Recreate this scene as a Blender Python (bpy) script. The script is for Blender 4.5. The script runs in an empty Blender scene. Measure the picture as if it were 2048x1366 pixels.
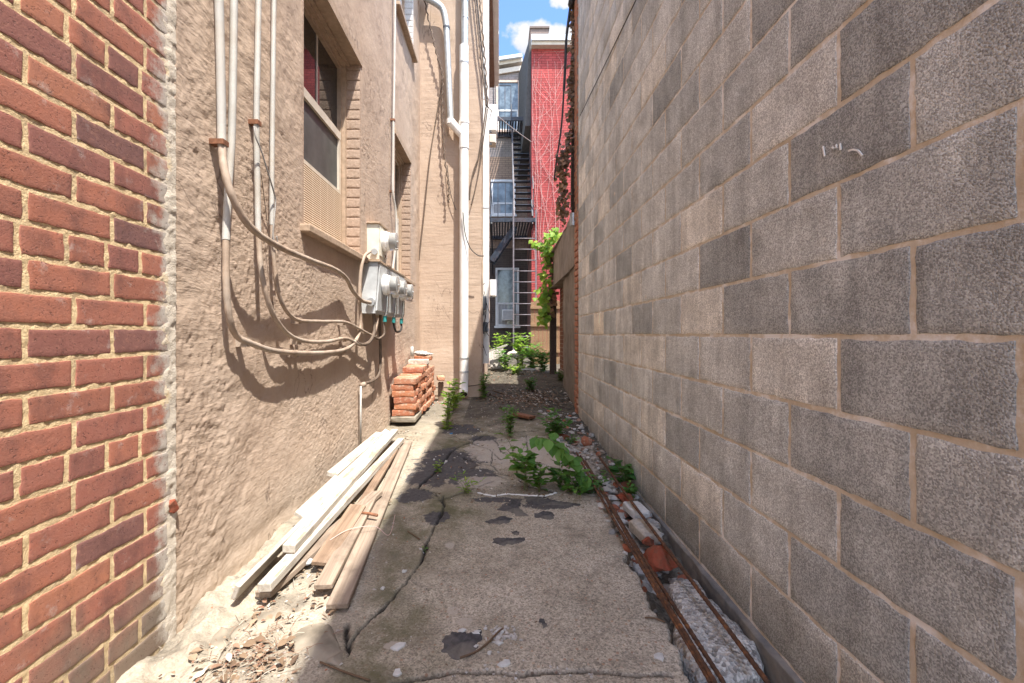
import bpy, bmesh, math, random
import numpy as np
from mathutils import Vector, Matrix
random.seed(7); RNG = np.random.default_rng(11)
SC = bpy.context.scene
COL = SC.collection
H = 1.05            # eye height
F = 880.0           # focal length in photo pixels
XL, XR = -1.12, 0.898   # faces of the two alley walls
# ------------------------------------------------------------------ noise
def _hash(ix, iy, s):
    h = (ix.astype(np.int64)*374761393 + iy.astype(np.int64)*668265263 + s*974634777) & 0xffffffff
    h = ((h ^ (h >> 13))*1274126177) & 0xffffffff
    return ((h ^ (h >> 16)) & 0xffff)/65535.0
def vnoise(x, y, s=0):
    x = np.asarray(x, float); y = np.asarray(y, float)
    ix = np.floor(x); iy = np.floor(y); fx = x-ix; fy = y-iy
    fx = fx*fx*fx*(fx*(fx*6-15)+10); fy = fy*fy*fy*(fy*(fy*6-15)+10)
    a = _hash(ix, iy, s); b = _hash(ix+1, iy, s); c = _hash(ix, iy+1, s); d = _hash(ix+1, iy+1, s)
    return (a+(b-a)*fx)*(1-fy) + (c+(d-c)*fx)*fy - .5
def fbm(x, y, s=0, o=4):
    t = 0; a = 1.
    for i in range(o):
        t = t + a*vnoise(x, y, s+i*17); x = np.asarray(x)*2.03+3.1; y = np.asarray(y)*2.03+1.7; a *= .5
    return t
def sstep(a, b, x):
    t = np.clip((np.asarray(x, float)-a)/(b-a), 0, 1); return t*t*(3-2*t)
# ------------------------------------------------------------------ where things are
def base(y): return np.interp(y, [1.6, 2.6, 5, 6.2, 8.5, 11, 15], [0, .06, .135, .17, .29, .33, .36])
def G(u, v, dz=0.):
    y = 3.
    for _ in range(40): y = F*(H-float(base(y))-dz)/(v-668.)
    return Vector(((u-1000)/F*y, y, H-(v-668)/F*y))
def LW(u, v, off=0.):
    x = XL+off; y = F*x/(u-1000); return Vector((x, y, H-(v-668)/F*y))
def P(u, v, y): return Vector(((u-1000)/F*y, y, H-(v-668)/F*y))
# ------------------------------------------------------------------ mesh building
class MB:
    def __init__(s): s.v = []; s.f = []; s.t = []
    def add(s, vs, fs, tone=0.):
        b = len(s.v); s.v += [tuple(map(float, p)) for p in vs]
        s.f += [tuple(i+b for i in q) for q in fs]
        s.t += ([tone]*len(fs) if np.isscalar(tone) else list(tone)); return s
    def box(s, lo, hi, tone=0.):
        (a, b, c), (d, e, g) = lo, hi
        return s.add([(a,b,c),(d,b,c),(d,e,c),(a,e,c),(a,b,g),(d,b,g),(d,e,g),(a,e,g)],
                     [(0,3,2,1),(4,5,6,7),(0,1,5,4),(1,2,6,5),(2,3,7,6),(3,0,4,7)], tone)
    def obox(s, a, b, w, h, up=(0,0,1), tone=0.):      # bar from a to b
        a = Vector(a); b = Vector(b); d = (b-a).normalized(); up = Vector(up)
        if abs(d.dot(up)) > .98: up = Vector((0,1,0))
        r = d.cross(up).normalized()*(w/2); q = r.cross(d).normalized()*(h/2)
        return s.add([a-r-q, a+r-q, a+r+q, a-r+q, b-r-q, b+r-q, b+r+q, b-r+q],
                     [(0,1,2,3),(7,6,5,4),(0,4,5,1),(1,5,6,2),(2,6,7,3),(3,7,4,0)], tone)
    def tube(s, pts, r, n=10, cap=True, tone=0.):
        pts = [Vector(p) for p in pts]; m = len(pts)
        rs = [r]*m if np.isscalar(r) else list(r)
        up = Vector((0,0,1)); vs = []; fs = []; ref = None
        for i, p in enumerate(pts):
            d = (pts[min(i+1, m-1)]-pts[max(i-1, 0)])
            d = d.normalized() if d.length > 1e-9 else Vector((0,0,1))
            if ref is None:
                ref = d.cross(up if abs(d.z) < .9 else Vector((1,0,0))).normalized()
            ref = (ref-d*ref.dot(d)).normalized(); q = d.cross(ref)
            for k in range(n):
                a = 2*math.pi*k/n; vs.append(p+(ref*math.cos(a)+q*math.sin(a))*rs[i])
        for i in range(m-1):
            for k in range(n):
                k2 = (k+1) % n; fs.append((i*n+k, i*n+k2, (i+1)*n+k2, (i+1)*n+k))
        if cap: fs += [tuple(range(n-1, -1, -1)), tuple(range((m-1)*n, m*n))]
        return s.add(vs, fs, tone)
    def prism(s, outline, z0, z1, tone=0.):
        n = len(outline)
        vs = [(x, y, z0) for x, y in outline]+[(x, y, z1) for x, y in outline]
        return s.add(vs, [tuple(range(n-1, -1, -1)), tuple(range(n, 2*n))]+[(i, (i+1) % n, n+(i+1) % n, n+i) for i in range(n)], tone)
    def build(s, name, mat, parent=None, loc=None, smooth=False, auto=None):
        me = bpy.data.meshes.new(name)
        pl = Vector(parent.location) if parent else Vector((0,0,0))
        gl = parent
        while gl is not None and gl.parent is not None:
            gl = gl.parent; pl = pl+Vector(gl.location)
        L = Vector(loc) if loc is not None else Vector((0,0,0))
        off = pl+L
        me.from_pydata([(x-off.x, y-off.y, z-off.z) for x, y, z in s.v], [], s.f)
        if any(s.t):
            at = me.attributes.new('tone', 'FLOAT', 'FACE'); at.data.foreach_set('value', np.array(s.t, dtype=np.float32))
        if smooth: me.polygons.foreach_set('use_smooth', [True]*len(me.polygons))
        if auto:
            me.polygons.foreach_set('use_smooth', [True]*len(me.polygons))
            me.set_sharp_from_angle(angle=math.radians(auto))
        me.materials.append(mat)
        o = bpy.data.objects.new(name, me); COL.objects.link(o)
        if parent: o.parent = parent
        o.location = L
        return o
def grid_mesh(name, co, nu, nv, mat, keep=None, parent=None, attrs=None, smooth=True):
    """co: (nu*nv,3) array, row-major (u outer)"""
    i = np.arange((nu-1)*(nv-1)); a = (i//(nv-1))*nv+(i % (nv-1))
    q = np.stack([a, a+nv, a+nv+1, a+1], 1)
    if keep is not None: q = q[keep.ravel()]
    me = bpy.data.meshes.new(name)
    me.from_pydata(co.tolist(), [], q.tolist())
    if attrs:
        for k, val in attrs.items():
            at = me.attributes.new(k, 'FLOAT', 'POINT'); at.data.foreach_set('value', np.ascontiguousarray(val, dtype=np.float32))
    if smooth: me.polygons.foreach_set('use_smooth', [True]*len(me.polygons))
    me.materials.append(mat)
    o = bpy.data.objects.new(name, me); COL.objects.link(o)
    if parent: o.parent = parent; 
    return o
def tag(o, label, cat, group=None):
    o['label'] = label; o['category'] = cat
    if group: o['group'] = group
    return o
def thing(name, label, cat, loc=(0,0,0), group=None):
    o = bpy.data.objects.new(name, None); COL.objects.link(o); o.location = loc; o.empty_display_size = .1
    return tag(o, label, cat, group)
def struct(o, kind='structure'): o['kind'] = kind; return o
def cr(pts, n=8):
    pts = [Vector(p) for p in pts]; out = []
    for i in range(len(pts)-1):
        p0 = pts[max(i-1, 0)]; p1 = pts[i]; p2 = pts[i+1]; p3 = pts[min(i+2, len(pts)-1)]
        for k in range(n):
            t = k/n
            out.append(.5*((2*p1)+(p2-p0)*t+(2*p0-5*p1+4*p2-p3)*t*t+(3*p1-p0-3*p2+p3)*t**3))
    out.append(pts[-1]); return out
def pillow(mb, O, U, V, N, rects, depth, r, res, amp, rag, tone=None, seed=0):
    """rects in the U,V plane; every rect becomes a rounded, slightly rough face standing 'depth' proud of O"""
    O = np.array(O, float); U = np.array(U, float); V = np.array(V, float); N = np.array(N, float)
    for k, (a, b, c, d) in enumerate(rects):
        def line(p, q):
            n = max(2, int(round((q-p)/res)))
            return np.concatenate([[p, p+r*.25], np.linspace(p+r, q-r, n), [q-r*.25, q]])
        us = line(a, b); vs = line(c, d); nu, nv = len(us), len(vs)
        uu, vv = np.meshgrid(us, vs, indexing='ij')
        e = np.minimum(np.minimum(uu-a, b-uu), np.minimum(vv-c, d-vv))
        hgt = np.where(e <= 1e-9, 0, depth - r*.35*(1-np.clip(e/r, 0, 1))**2)
        hgt = hgt + np.where(e > 1e-9, amp*fbm(uu*45+k*3.7, vv*45, seed+k, 3) + amp*1.2*fbm(uu*9, vv*9+k*1.9, seed+5, 2), 0)
        wob = np.clip(1-e/(r*2.2), 0, 1)*rag
        uu = uu+wob*fbm(uu*38, vv*38+k, seed+91, 2); vv = vv+wob*fbm(uu*30+k*2, vv*30, seed+57, 3)
        tilt = random.uniform(-1, 1)*min(depth,.006)*.12
        hgt = hgt + np.where(e > 1e-9, tilt*(vv-(c+d)/2)/max(d-c, .01), 0)
        pts = O+uu[..., None]*U+vv[..., None]*V+hgt[..., None]*N
        i = np.arange((nu-1)*(nv-1)); A = (i//(nv-1))*nv+(i % (nv-1))
        q = np.stack([A, A+nv, A+nv+1, A+1], 1)
        if np.dot(np.cross(U, V), N) < 0: q = q[:, ::-1]
        mb.add(pts.reshape(-1, 3), q.tolist(), (tone[k] if tone is not None else .01+.98*random.random()))
    return mb
def rock(size, seed, sub=3, rough=.22, flat=0.):
    bm = bmesh.new(); bmesh.ops.create_icosphere(bm, subdivisions=sub, radius=1)
    rr = random.Random(seed); cuts = []
    for _ in range(9):
        d = Vector((rr.uniform(-1,1), rr.uniform(-1,1), rr.uniform(-1,1))).normalized(); cuts.append((d, rr.uniform(.5, .85)))
    vs = []
    from mathutils import noise as mn
    for v in bm.verts:
        p = v.co.copy()
        for d, c in cuts:
            t = p.dot(d)
            if t > c: p -= d*(t-c)
        p *= 1+rough*mn.noise(p*2.1+Vector((seed, 0, 0)))+rough*.35*mn.noise(p*6.3+Vector((0, seed, 0)))
        vs.append((p.x*size[0], p.y*size[1], p.z*size[2]))
    fs = [tuple(v.index for v in f.verts) for f in bm.faces]; bm.free(); return vs, fs
def chunk_box(sx, sy, sz, bev=.006, amp=.002, seed=0, cuts=2, chip=0.):
    bm = bmesh.new(); bmesh.ops.create_cube(bm, size=1)
    for v in bm.verts: v.co = Vector((v.co.x*sx, v.co.y*sy, v.co.z*sz))
    bmesh.ops.bevel(bm, geom=bm.edges[:], offset=bev, segments=1, affect='EDGES', profile=.6)
    if cuts: bmesh.ops.subdivide_edges(bm, edges=[e for e in bm.edges if e.calc_length() > .02], cuts=cuts, use_grid_fill=True)
    from mathutils import noise as mn
    out = []
    for v in bm.verts:
        p = v.co; q = Vector((seed*3.1, seed*1.7, 0))
        k = mn.noise(p*28+q)*amp + mn.noise(p*9+q)*amp*1.3
        c = p+p.normalized()*k
        if chip:
            e = (abs(p.x)/sx*2)**4+(abs(p.y)/sy*2)**4+(abs(p.z)/sz*2)**4
            if e > 1.6: c -= p.normalized()*chip*max(0, mn.noise(p*14+q)+.25)
        out.append(tuple(c))
    fs = [tuple(v.index for v in f.verts) for f in bm.faces]; bm.free(); return out, fs
# ------------------------------------------------------------------ materials
class NT:
    def __init__(s, name):
        s.m = bpy.data.materials.new(name); s.m.use_nodes = True; s.t = s.m.node_tree; s.t.nodes.clear()
        s.out = s.t.nodes.new('ShaderNodeOutputMaterial'); s.b = s.t.nodes.new('ShaderNodeBsdfPrincipled')
        s.t.links.new(s.b.outputs[0], s.out.inputs[0])
        s.b.inputs['Specular IOR Level'].default_value = .3
    def n(s, typ, ins=None, **props):
        x = s.t.nodes.new(typ)
        for k, v in props.items(): setattr(x, k, v)
        for k, v in (ins or {}).items(): s.set(x.inputs[k], v)
        return x
    def set(s, inp, v):
        if isinstance(v, bpy.types.NodeSocket): s.t.links.new(v, inp)
        elif isinstance(v, (tuple, list)) and len(v) == 3 and inp.type == 'RGBA': inp.default_value = (*v, 1)
        else: inp.default_value = v
    def obj(s): return s.n('ShaderNodeTexCoord').outputs['Object']
    def pos(s): return s.n('ShaderNodeNewGeometry').outputs['Position']
    def map(s, v, scale=(1,1,1), rot=(0,0,0), loc=(0,0,0)):
        return s.n('ShaderNodeMapping', {'Vector': v, 'Scale': scale, 'Rotation': rot, 'Location': loc}).outputs[0]
    def noise(s, v, scale, detail=4, rough=.55, dist=0.):
        return s.n('ShaderNodeTexNoise', {'Vector': v, 'Scale': scale, 'Detail': detail, 'Roughness': rough, 'Distortion': dist}).outputs['Fac']
    def vor(s, v, scale, out='Distance', rand=1., feature='F1'):
        return s.n('ShaderNodeTexVoronoi', {'Vector': v, 'Scale': scale, 'Randomness': rand}, feature=feature).outputs[out]
    def ramp(s, f, stops, interp='LINEAR'):
        x = s.n('ShaderNodeValToRGB', {'Fac': f}); x.color_ramp.interpolation = interp; e = x.color_ramp.elements
        while len(e) < len(stops): e.new(.5)
        for i, (p, c) in enumerate(stops):
            e[i].position = p; e[i].color = (*c, 1) if not np.isscalar(c) else (c, c, c, 1)
        return x.outputs[0]
    def mix(s, f, a, b, mode='MIX'):
        x = s.n('ShaderNodeMix', data_type='RGBA', blend_type=mode)
        s.set(x.inputs[0], f); s.set(x.inputs[6], a); s.set(x.inputs[7], b); return x.outputs[2]
    def math(s, op, a, b=0., c=0.):
        x = s.n('ShaderNodeMath', operation=op); s.set(x.inputs[0], a); s.set(x.inputs[1], b); s.set(x.inputs[2], c); return x.outputs[0]
    def attr(s, name): return s.n('ShaderNodeAttribute', attribute_name=name).outputs['Fac']
    def xyz(s, v): return s.n('ShaderNodeSeparateXYZ', {0: v}).outputs
    def comb(s, x, y, z=0.): return s.n('ShaderNodeCombineXYZ', {0: x, 1: y, 2: z}).outputs[0]
    def bump(s, h, dist=.01, strength=1., normal=None):
        x = s.n('ShaderNodeBump', {'Height': h, 'Distance': dist, 'Strength': strength})
        if normal is not None: s.set(x.inputs['Normal'], normal)
        return x.outputs[0]
    def done(s, color, rough=.85, normal=None, **kw):
        s.set(s.b.inputs['Base Color'], color); s.set(s.b.inputs['Roughness'], rough)
        if normal is not None: s.set(s.b.inputs['Normal'], normal)
        for k, v in kw.items(): s.set(s.b.inputs[k.replace('_', ' ')], v)
        return s.m
def simple(name, c, rough=.6, var=.12, scale=25., metal=0., bumpd=.001, dirt=None):
    n = NT(name); v = n.obj(); f = n.noise(v, scale, 5)
    lo = tuple(x*(1-var) for x in c); hi = tuple(min(1, x*(1+var)) for x in c)
    col = n.ramp(f, [(.3, lo), (.7, hi)])
    if dirt: col = n.mix(n.math('MULTIPLY', n.ramp(n.noise(v, 3.5, 6, .65), [(.45, 0.), (.7, 1.)]), dirt[1]), col, dirt[0])
    return n.done(col, rough, n.bump(f, bumpd), Metallic=metal)
M = {}
# red facing brick of the near left wall (tone = brick, smear of cement at the far end)
n = NT('red_brick'); v = n.obj(); t = n.attr('tone'); y = n.xyz(v)[1]; z = n.xyz(v)[2]
c = n.ramp(t, [(0, (.33,.125,.08)), (.3, (.42,.16,.10)), (.55, (.35,.13,.092)), (.78, (.26,.105,.085)), (.9, (.165,.088,.082)), (1, (.46,.185,.105))])
c = n.mix(n.ramp(n.noise(v, 26, 5, .65), [(.3, .0), (.75, .55)]), c, (.30,.14,.11))
c = n.mix(n.ramp(n.noise(v, 90, 3, .6), [(.56, 0.), (.78, .45)]), c, (.52,.25,.17))
c = n.mix(n.ramp(n.noise(v, 9, 7, .7), [(.60, 0.), (.70, .55)]), c, (.52,.47,.43))
soot = n.ramp(n.noise(n.map(v, (1,1,.6)), 4.5, 7, .72), [(.50, 0.), (.66, .75)]); c = n.mix(soot, c, (.13,.065,.058))
low = n.math('MULTIPLY', n.ramp(n.math('SUBTRACT', n.math('ADD', z, n.math('MULTIPLY', n.noise(v, 5, 5), .5)), n.math('MULTIPLY', y, .12)), [(.34, 1.), (.56, 0.)]), .85)
c = n.mix(low, c, n.mix(n.noise(v, 12, 5, .7), (.11,.095,.075), (.26,.225,.17)))
sm = n.ramp(n.math('ADD', n.math('SUBTRACT', y, .0), n.math('MULTIPLY', n.noise(v, 14, 5, .7), .26)), [(.545, 0.), (.60, .9)])
c = n.mix(sm, c, n.ramp(n.noise(v, 30, 4), [(.3, (.36,.32,.27)), (.7, (.56,.52,.46))]))
pit = n.ramp(n.noise(v, 120, 3, .7), [(.60, 0.), (.68, 1.)]); c = n.mix(n.math('MULTIPLY', pit, .55), c, (.12,.06,.05)); sp = n.ramp(n.noise(v, 19, 7, .8), [(.69, 0.), (.73, .8)]); c = n.mix(sp, c, (.72,.69,.65))
hh = n.math('ADD', n.noise(v, 170, 5, .75), n.math('MULTIPLY', pit, -1.2))
M['brick'] = n.done(c, .9, n.bump(hh, .0022, .7))
n = NT('yellow_mortar'); v = n.obj(); f = n.noise(v, 60, 6, .7)
sm = n.ramp(n.math('ADD', n.xyz(v)[1], n.math('MULTIPLY', n.noise(v, 14, 5, .7), .26)), [(.545, 0.), (.60, .9)])
c = n.ramp(f, [(.3, (.58,.42,.23)), (.6, (.76,.58,.34)), (.8, (.80,.68,.48))])
c = n.mix(n.ramp(n.noise(v, 8, 7, .75), [(.52, 0.), (.66, .7)]), c, (.27,.20,.14)); zl = n.ramp(n.math('ADD', n.xyz(v)[2], n.math('MULTIPLY', n.noise(v, 5, 5), .5)), [(.28, .75), (.58, 0.)]); c = n.mix(zl, c, (.25,.20,.14))
c = n.mix(sm, c, (.56,.50,.42)); M['mortar'] = n.done(c, .95, n.bump(n.noise(v, 160, 4, .7), .004))
M['cement'] = simple('grey_cement_render', (.46,.42,.36), .95, .25, 40, bumpd=.006)
M['seam'] = simple('pale_seam_mortar', (.52,.44,.36), .95, .25, 30, bumpd=.006)
# painted stucco, combed by the trowel
def stucco(name, horiz):
    n = NT(name); v = n.obj()
    w = n.mix(.12, v, n.n('ShaderNodeTexNoise', {'Vector': v, 'Scale': 2.2, 'Detail': 2.}).outputs['Color'])
    m1 = n.map(w, (26, 26, 120), ((.0 if horiz else .55), 0, 0)) if not horiz else n.map(v, (5, 5, 95))
    l = n.noise(m1, 1.0, 3, .6)
    b = n.noise(v, 2.4, 6, .62); s = n.noise(v, 34, 5, .7)
    c = n.ramp(b, [(.28, (.39,.285,.21)), (.5, (.465,.35,.262)), (.72, (.53,.415,.322))])
    c = n.mix(n.ramp(s, [(.35, .0), (.7, .4)]), c, (.55,.435,.345))
    z = n.xyz(v)[2]
    up = n.ramp(n.math('ADD', n.math('MULTIPLY', z, .25), n.math('MULTIPLY', n.noise(v, 3, 5), .5)), [(.42, 0.), (.9, .45)])
    c = n.mix(up, c, (.39,.29,.215))
    c = n.mix(n.ramp(n.noise(n.map(v, (1,1,.25)), 7, 6, .7), [(.60, 0.), (.72, .35)]), c, (.25,.18,.135))
    foot = n.ramp(n.math('ADD', z, n.math('MULTIPLY', n.noise(v, 6, 5), .35)), [(.22, 1.), (.55, 0.)])
    c = n.mix(n.math('MULTIPLY', foot, .5), c, (.50,.415,.325))
    ckn = n.noise(n.map(v, (1,1,.55)), 1.7, 5, .55, .6); ckl = n.ramp(n.math('ABSOLUTE', n.math('SUBTRACT', ckn, .5)), [(0, 1.), (.0022, .9), (.0045, 0.)]); ckm = n.ramp(n.noise(v, 1.1, 2), [(.5, 0.), (.58, 1.)])
    ckf = n.math('MULTIPLY', ckl, ckm); c = n.mix(n.math('MULTIPLY', ckf, .7), c, (.12,.085,.065))
    nb = n.bump(l, .004, .6); nb = n.bump(s, .004, .7, nb)
    return n.done(c, .92, nb)
M['stucco'] = stucco('tan_combed_stucco', False); M['stucco_h'] = stucco('tan_brushed_stucco', True)
M['tan_paint'] = simple('tan_painted_wood', (.42,.31,.22), .7, .18, 30, bumpd=.003, dirt=((.25,.18,.12), .5))
n = NT('tan_painted_brick'); v = n.obj(); f = n.noise(v, 50, 5, .7)
M['tan_brick'] = n.done(n.ramp(f, [(.3, (.32,.225,.165)), (.7, (.47,.35,.265))]), .85, n.bump(f, .004))
M['white_brick'] = simple('white_painted_brick', (.62,.60,.57), .8, .12, 40, bumpd=.003)
n = NT('tan_mesh_panel'); v = n.obj(); x = n.xyz(v)
g = n.math('SINE', n.math('MULTIPLY', x[2], 430.)); g2 = n.ramp(n.math('FRACT', n.math('MULTIPLY', x[1], 8.)), [(0, 1.), (.06, 1.), (.1, 0.)])
c = n.mix(n.ramp(g, [(.2, 0.), (.8, .5)]), (.46,.34,.235), (.34,.24,.16)); c = n.mix(g2, c, (.52,.40,.29))
M['panel'] = n.done(c, .8, n.bump(g, .0025))
# concrete block
n = NT('concrete_block'); v = n.obj(); t = n.attr('tone')
c = n.ramp(t, [(0, (.31,.322,.318)), (.22, (.375,.388,.38)), (.45, (.475,.49,.48)), (.7, (.575,.585,.565)), (.9, (.645,.648,.62)), (1, (.90,.82,.68))])
big = n.noise(v, 3.2, 4, .6); c = n.mix(1., c, n.ramp(big, [(.3, .82), (.7, 1.24)]), 'MULTIPLY')
st = n.noise(n.map(v, (1, 9, .8)), 1.6, 5, .6); c = n.mix(1., c, n.ramp(st, [(.35, .86), (.65, 1.15)]), 'MULTIPLY')
bl = n.noise(v, 9, 6, .7); c = n.mix(1., c, n.ramp(bl, [(.35, .86), (.62, 1.12)]), 'MULTIPLY')
zz_ = n.xyz(v)[2]; gm = n.ramp(n.math('ADD', zz_, n.math('MULTIPLY', n.noise(v, 6, 5, .65), .5)), [(.30, .75), (.60, 0.)]); c = n.mix(gm, c, (.24,.23,.19))
vd = n.vor(v, 290.); vc = n.n('ShaderNodeTexVoronoi', {'Vector': v, 'Scale': 290.}).outputs['Color']
gr = n.xyz(vc)[0]
c = n.mix(1., c, n.ramp(gr, [(.1, .66), (.55, 1.03), (.95, 1.36)]), 'MULTIPLY')
c = n.mix(n.ramp(n.noise(v, 150, 3, .75), [(.62, 0.), (.70, .7)]), c, (.12,.105,.09))
c = n.mix(n.ramp(n.noise(v, 5.5, 7, .72), [(.70, 0.), (.74, .5)]), c, (.62,.54,.44))
pore = n.math('ADD', n.math('MULTIPLY', vd, -1.), n.math('MULTIPLY', n.noise(v, 100, 4, .7), 1.2))
M['block'] = n.done(c, .95, n.bump(pore, .004, .7))
n = NT('block_mortar'); v = n.obj(); f = n.noise(v, 7, 6, .7)
c = n.ramp(f, [(.35, (.50,.42,.31)), (.50, (.62,.545,.44)), (.60, (.80,.78,.75))])
M['bmortar'] = n.done(c, .95, n.bump(n.noise(v, 90, 5, .7), .004))
n = NT('old_concrete_wall'); v = n.obj(); f = n.noise(v, 3, 7, .65); s = n.noise(v, 60, 4, .7)
c = n.ramp(f, [(.3, (.17,.14,.115)), (.5, (.26,.225,.19)), (.72, (.35,.315,.275))]); c = n.mix(n.ramp(n.noise(n.map(v, (1,1,.15)), 9, 5, .7), [(.5, 0.), (.7, .5)]), c, (.12,.10,.085))
M['concwall'] = n.done(c, .95, n.bump(n.math('ADD', f, n.math('MULTIPLY', s, .3)), .012))
M['footing'] = simple('grey_footing', (.17,.17,.168), .95, .35, 14, bumpd=.008, dirt=((.32,.27,.2), .7))
# ground
n = NT('worn_concrete_ground'); v = n.obj()
f = n.noise(v, 2.2, 7, .66); s = n.noise(v, 55, 5, .75); vc = n.n('ShaderNodeTexVoronoi', {'Vector': v, 'Scale': 62.}).outputs['Color']
vg = n.n('ShaderNodeTexVoronoi', {'Vector': v, 'Scale': 190.}).outputs['Color']
c = n.ramp(f, [(.25, (.29,.25,.19)), (.5, (.415,.365,.29)), (.75, (.53,.475,.39))])
c = n.mix(1., c, n.ramp(s, [(.3, .72), (.7, 1.22)]), 'MULTIPLY')
c = n.mix(1., c, n.ramp(n.xyz(vg)[0], [(.05, .62), (.4, 1.), (.97, 1.35)]), 'MULTIPLY')
peb = n.math('MULTIPLY', n.ramp(n.vor(v, 62.), [(.28, 1.), (.36, 0.)]), n.ramp(n.xyz(vc)[1], [(.72, 0.), (.76, 1.)], 'LINEAR'))
c = n.mix(n.math('MULTIPLY', peb, .8), c, n.ramp(n.xyz(vc)[0], [(.1, (.20,.17,.15)), (.4, (.42,.27,.17)), (.7, (.50,.42,.34)), (.95, (.36,.20,.13))]))
c = n.mix(n.ramp(n.noise(v, 150, 3, .8), [(.63, 0.), (.7, .8)]), c, (.085,.07,.055))
mo = n.math('MULTIPLY', n.attr('moss'), n.ramp(n.noise(v, 5, 7, .72), [(.35, .15), (.6, 1.)]))
c = n.mix(n.math('MULTIPLY', mo, .97), c, n.mix(n.noise(v, 40, 4, .7), (.07,.068,.035), (.17,.155,.085)))
c = n.mix(n.ramp(n.noise(v, 6.5, 8, .75), [(.52, 0.), (.63, .5)]), c, (.17,.15,.115))
c = n.mix(n.ramp(n.noise(v, 8.7, 8, .75), [(.62, 0.), (.70, .55)]), c, (.50,.45,.38))
du = n.attr('dust'); c = n.mix(n.math('MULTIPLY', du, n.ramp(n.noise(v, 22, 6, .7), [(.3, .35), (.65, .9)])), c, (.33,.28,.215))
so = n.attr('soil'); c = n.mix(n.math('MULTIPLY', so, n.ramp(n.noise(v, 14, 6, .7), [(.3, .6), (.6, 1.)])), c, n.ramp(n.noise(v, 40, 5, .7), [(.3, (.03,.027,.022)), (.7, (.10,.085,.065))]))
a = n.math('ADD', n.attr('asph'), n.math('MULTIPLY', n.math('SUBTRACT', n.noise(v, 11, 6, .72), .5), 1.1))
c = n.mix(n.ramp(a, [(.47, 0.), (.53, .93)]), c, n.ramp(n.noise(v, 45, 5, .7), [(.3, (.045,.042,.045)), (.7, (.105,.10,.102))]))
pl = n.math('ADD', n.attr('pale'), n.math('MULTIPLY', n.math('SUBTRACT', n.noise(v, 12, 6, .7), .5), .7))
c = n.mix(n.ramp(pl, [(.46, 0.), (.54, .75)]), c, (.45,.40,.34))
ck = n.attr('crack'); c = n.mix(ck, c, (.025,.021,.017))
hb = n.math('ADD', n.math('ADD', s, n.math('MULTIPLY', peb, .35)), n.math('MULTIPLY', n.noise(v, 170, 4, .7), .5))
M['ground'] = n.done(c, .93, n.bump(hb, .006, .8))
M['pipe_white'] = simple('weathered_white_pipe', (.45,.435,.40), .5, .1, 12, bumpd=.0008, dirt=((.42,.35,.27), .6))
M['pvc'] = simple('white_pvc', (.80,.79,.75), .38, .05, 6, bumpd=.0004, dirt=((.55,.50,.42), .4))
M['galv'] = simple('galvanized_steel', (.50,.53,.54), .42, .18, 18, metal=.55, bumpd=.0006, dirt=((.42,.40,.37), .4))
M['tan_pipe'] = simple('tan_painted_conduit', (.34,.255,.19), .65, .25, 16, bumpd=.002, dirt=((.44,.39,.33), .6))
M['meter_box'] = simple('cream_meter_enclosure', (.66,.65,.56), .45, .1, 9, bumpd=.001, dirt=((.45,.33,.22), .5))
M['grey_box'] = simple('chalky_grey_enclosure', (.56,.58,.58), .55, .15, 12, bumpd=.001, dirt=((.22,.21,.2), .5))
M['meter_white'] = simple('meter_white', (.80,.79,.76), .35, .04, 6)
n = NT('meter_glass'); M['mglass'] = n.done((.62,.62,.60), .08, None, Transmission_Weight=.6, IOR=1.3)
M['dark_dial'] = simple('meter_dial', (.12,.12,.12), .4)
M['teal'] = simple('teal_tag', (.04,.27,.26), .5); M['chrome'] = simple('bright_conduit', (.6,.6,.58), .25, .1, 9, metal=.8)
M['rust_strap'] = simple('rusty_strap', (.22,.10,.055), .7, .35, 40, metal=.2)
M['black_cable'] = simple('black_cable', (.035,.032,.03), .55, .25)
M['brown_cable'] = simple('brown_cable', (.13,.095,.07), .7, .25)
M['grey_cable'] = simple('grey_cable', (.30,.28,.26), .6, .2)
M['iron'] = simple('dark_painted_iron', (.035,.042,.055), .5, .4, 12, dirt=((.10,.05,.035), .5))
M['iron_pale'] = simple('weathered_iron_rail', (.17,.145,.15), .5, .25, 20)
# rust bar
n = NT('rusty_rebar'); v = n.obj(); f = n.noise(v, 45, 6, .7)
M['rust'] = n.done(n.ramp(f, [(.32, (.045,.028,.022)), (.54, (.115,.055,.03)), (.74, (.30,.12,.04))]), .85, n.bump(f, .002))
def wood(name, lo, mid, hi, grain=60, chips=None):
    n = NT(name); v = n.obj(); m = n.map(v, (grain, 1.6, grain)); f = n.noise(m, 1., 6, .6, .4)
    c = n.ramp(f, [(.3, lo), (.5, mid), (.72, hi)])
    if chips: c = n.mix(n.ramp(n.noise(n.map(v, (22, 3, 22)), 1., 6, .7), [(.54, 0.), (.63, .85)]), c, chips)
    c = n.mix(n.ramp(n.noise(v, 4, 7, .7), [(.5, 0.), (.68, .6)]), c, tuple(k*.55 for k in lo))
    return n.done(c, .8, n.bump(f, .002))
M['white_wood'] = wood('flaking_white_paint', (.38,.33,.27), (.50,.46,.395), (.57,.54,.48), 40, (.30,.22,.15))
M['raw_wood'] = wood('bare_weathered_board', (.16,.105,.07), (.25,.17,.115), (.34,.25,.18))
M['grey_wood'] = wood('grey_brown_board', (.19,.14,.105), (.29,.225,.17), (.37,.30,.235))
M['dark_wood'] = wood('dark_timber', (.035,.025,.02), (.07,.05,.04), (.11,.08,.065))
M['fence_wood'] = wood('honey_fence_board', (.17,.10,.055), (.25,.155,.085), (.33,.22,.13))
M['silver_wood'] = wood('silvered_wood', (.20,.18,.155), (.34,.31,.275), (.46,.43,.39))
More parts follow.
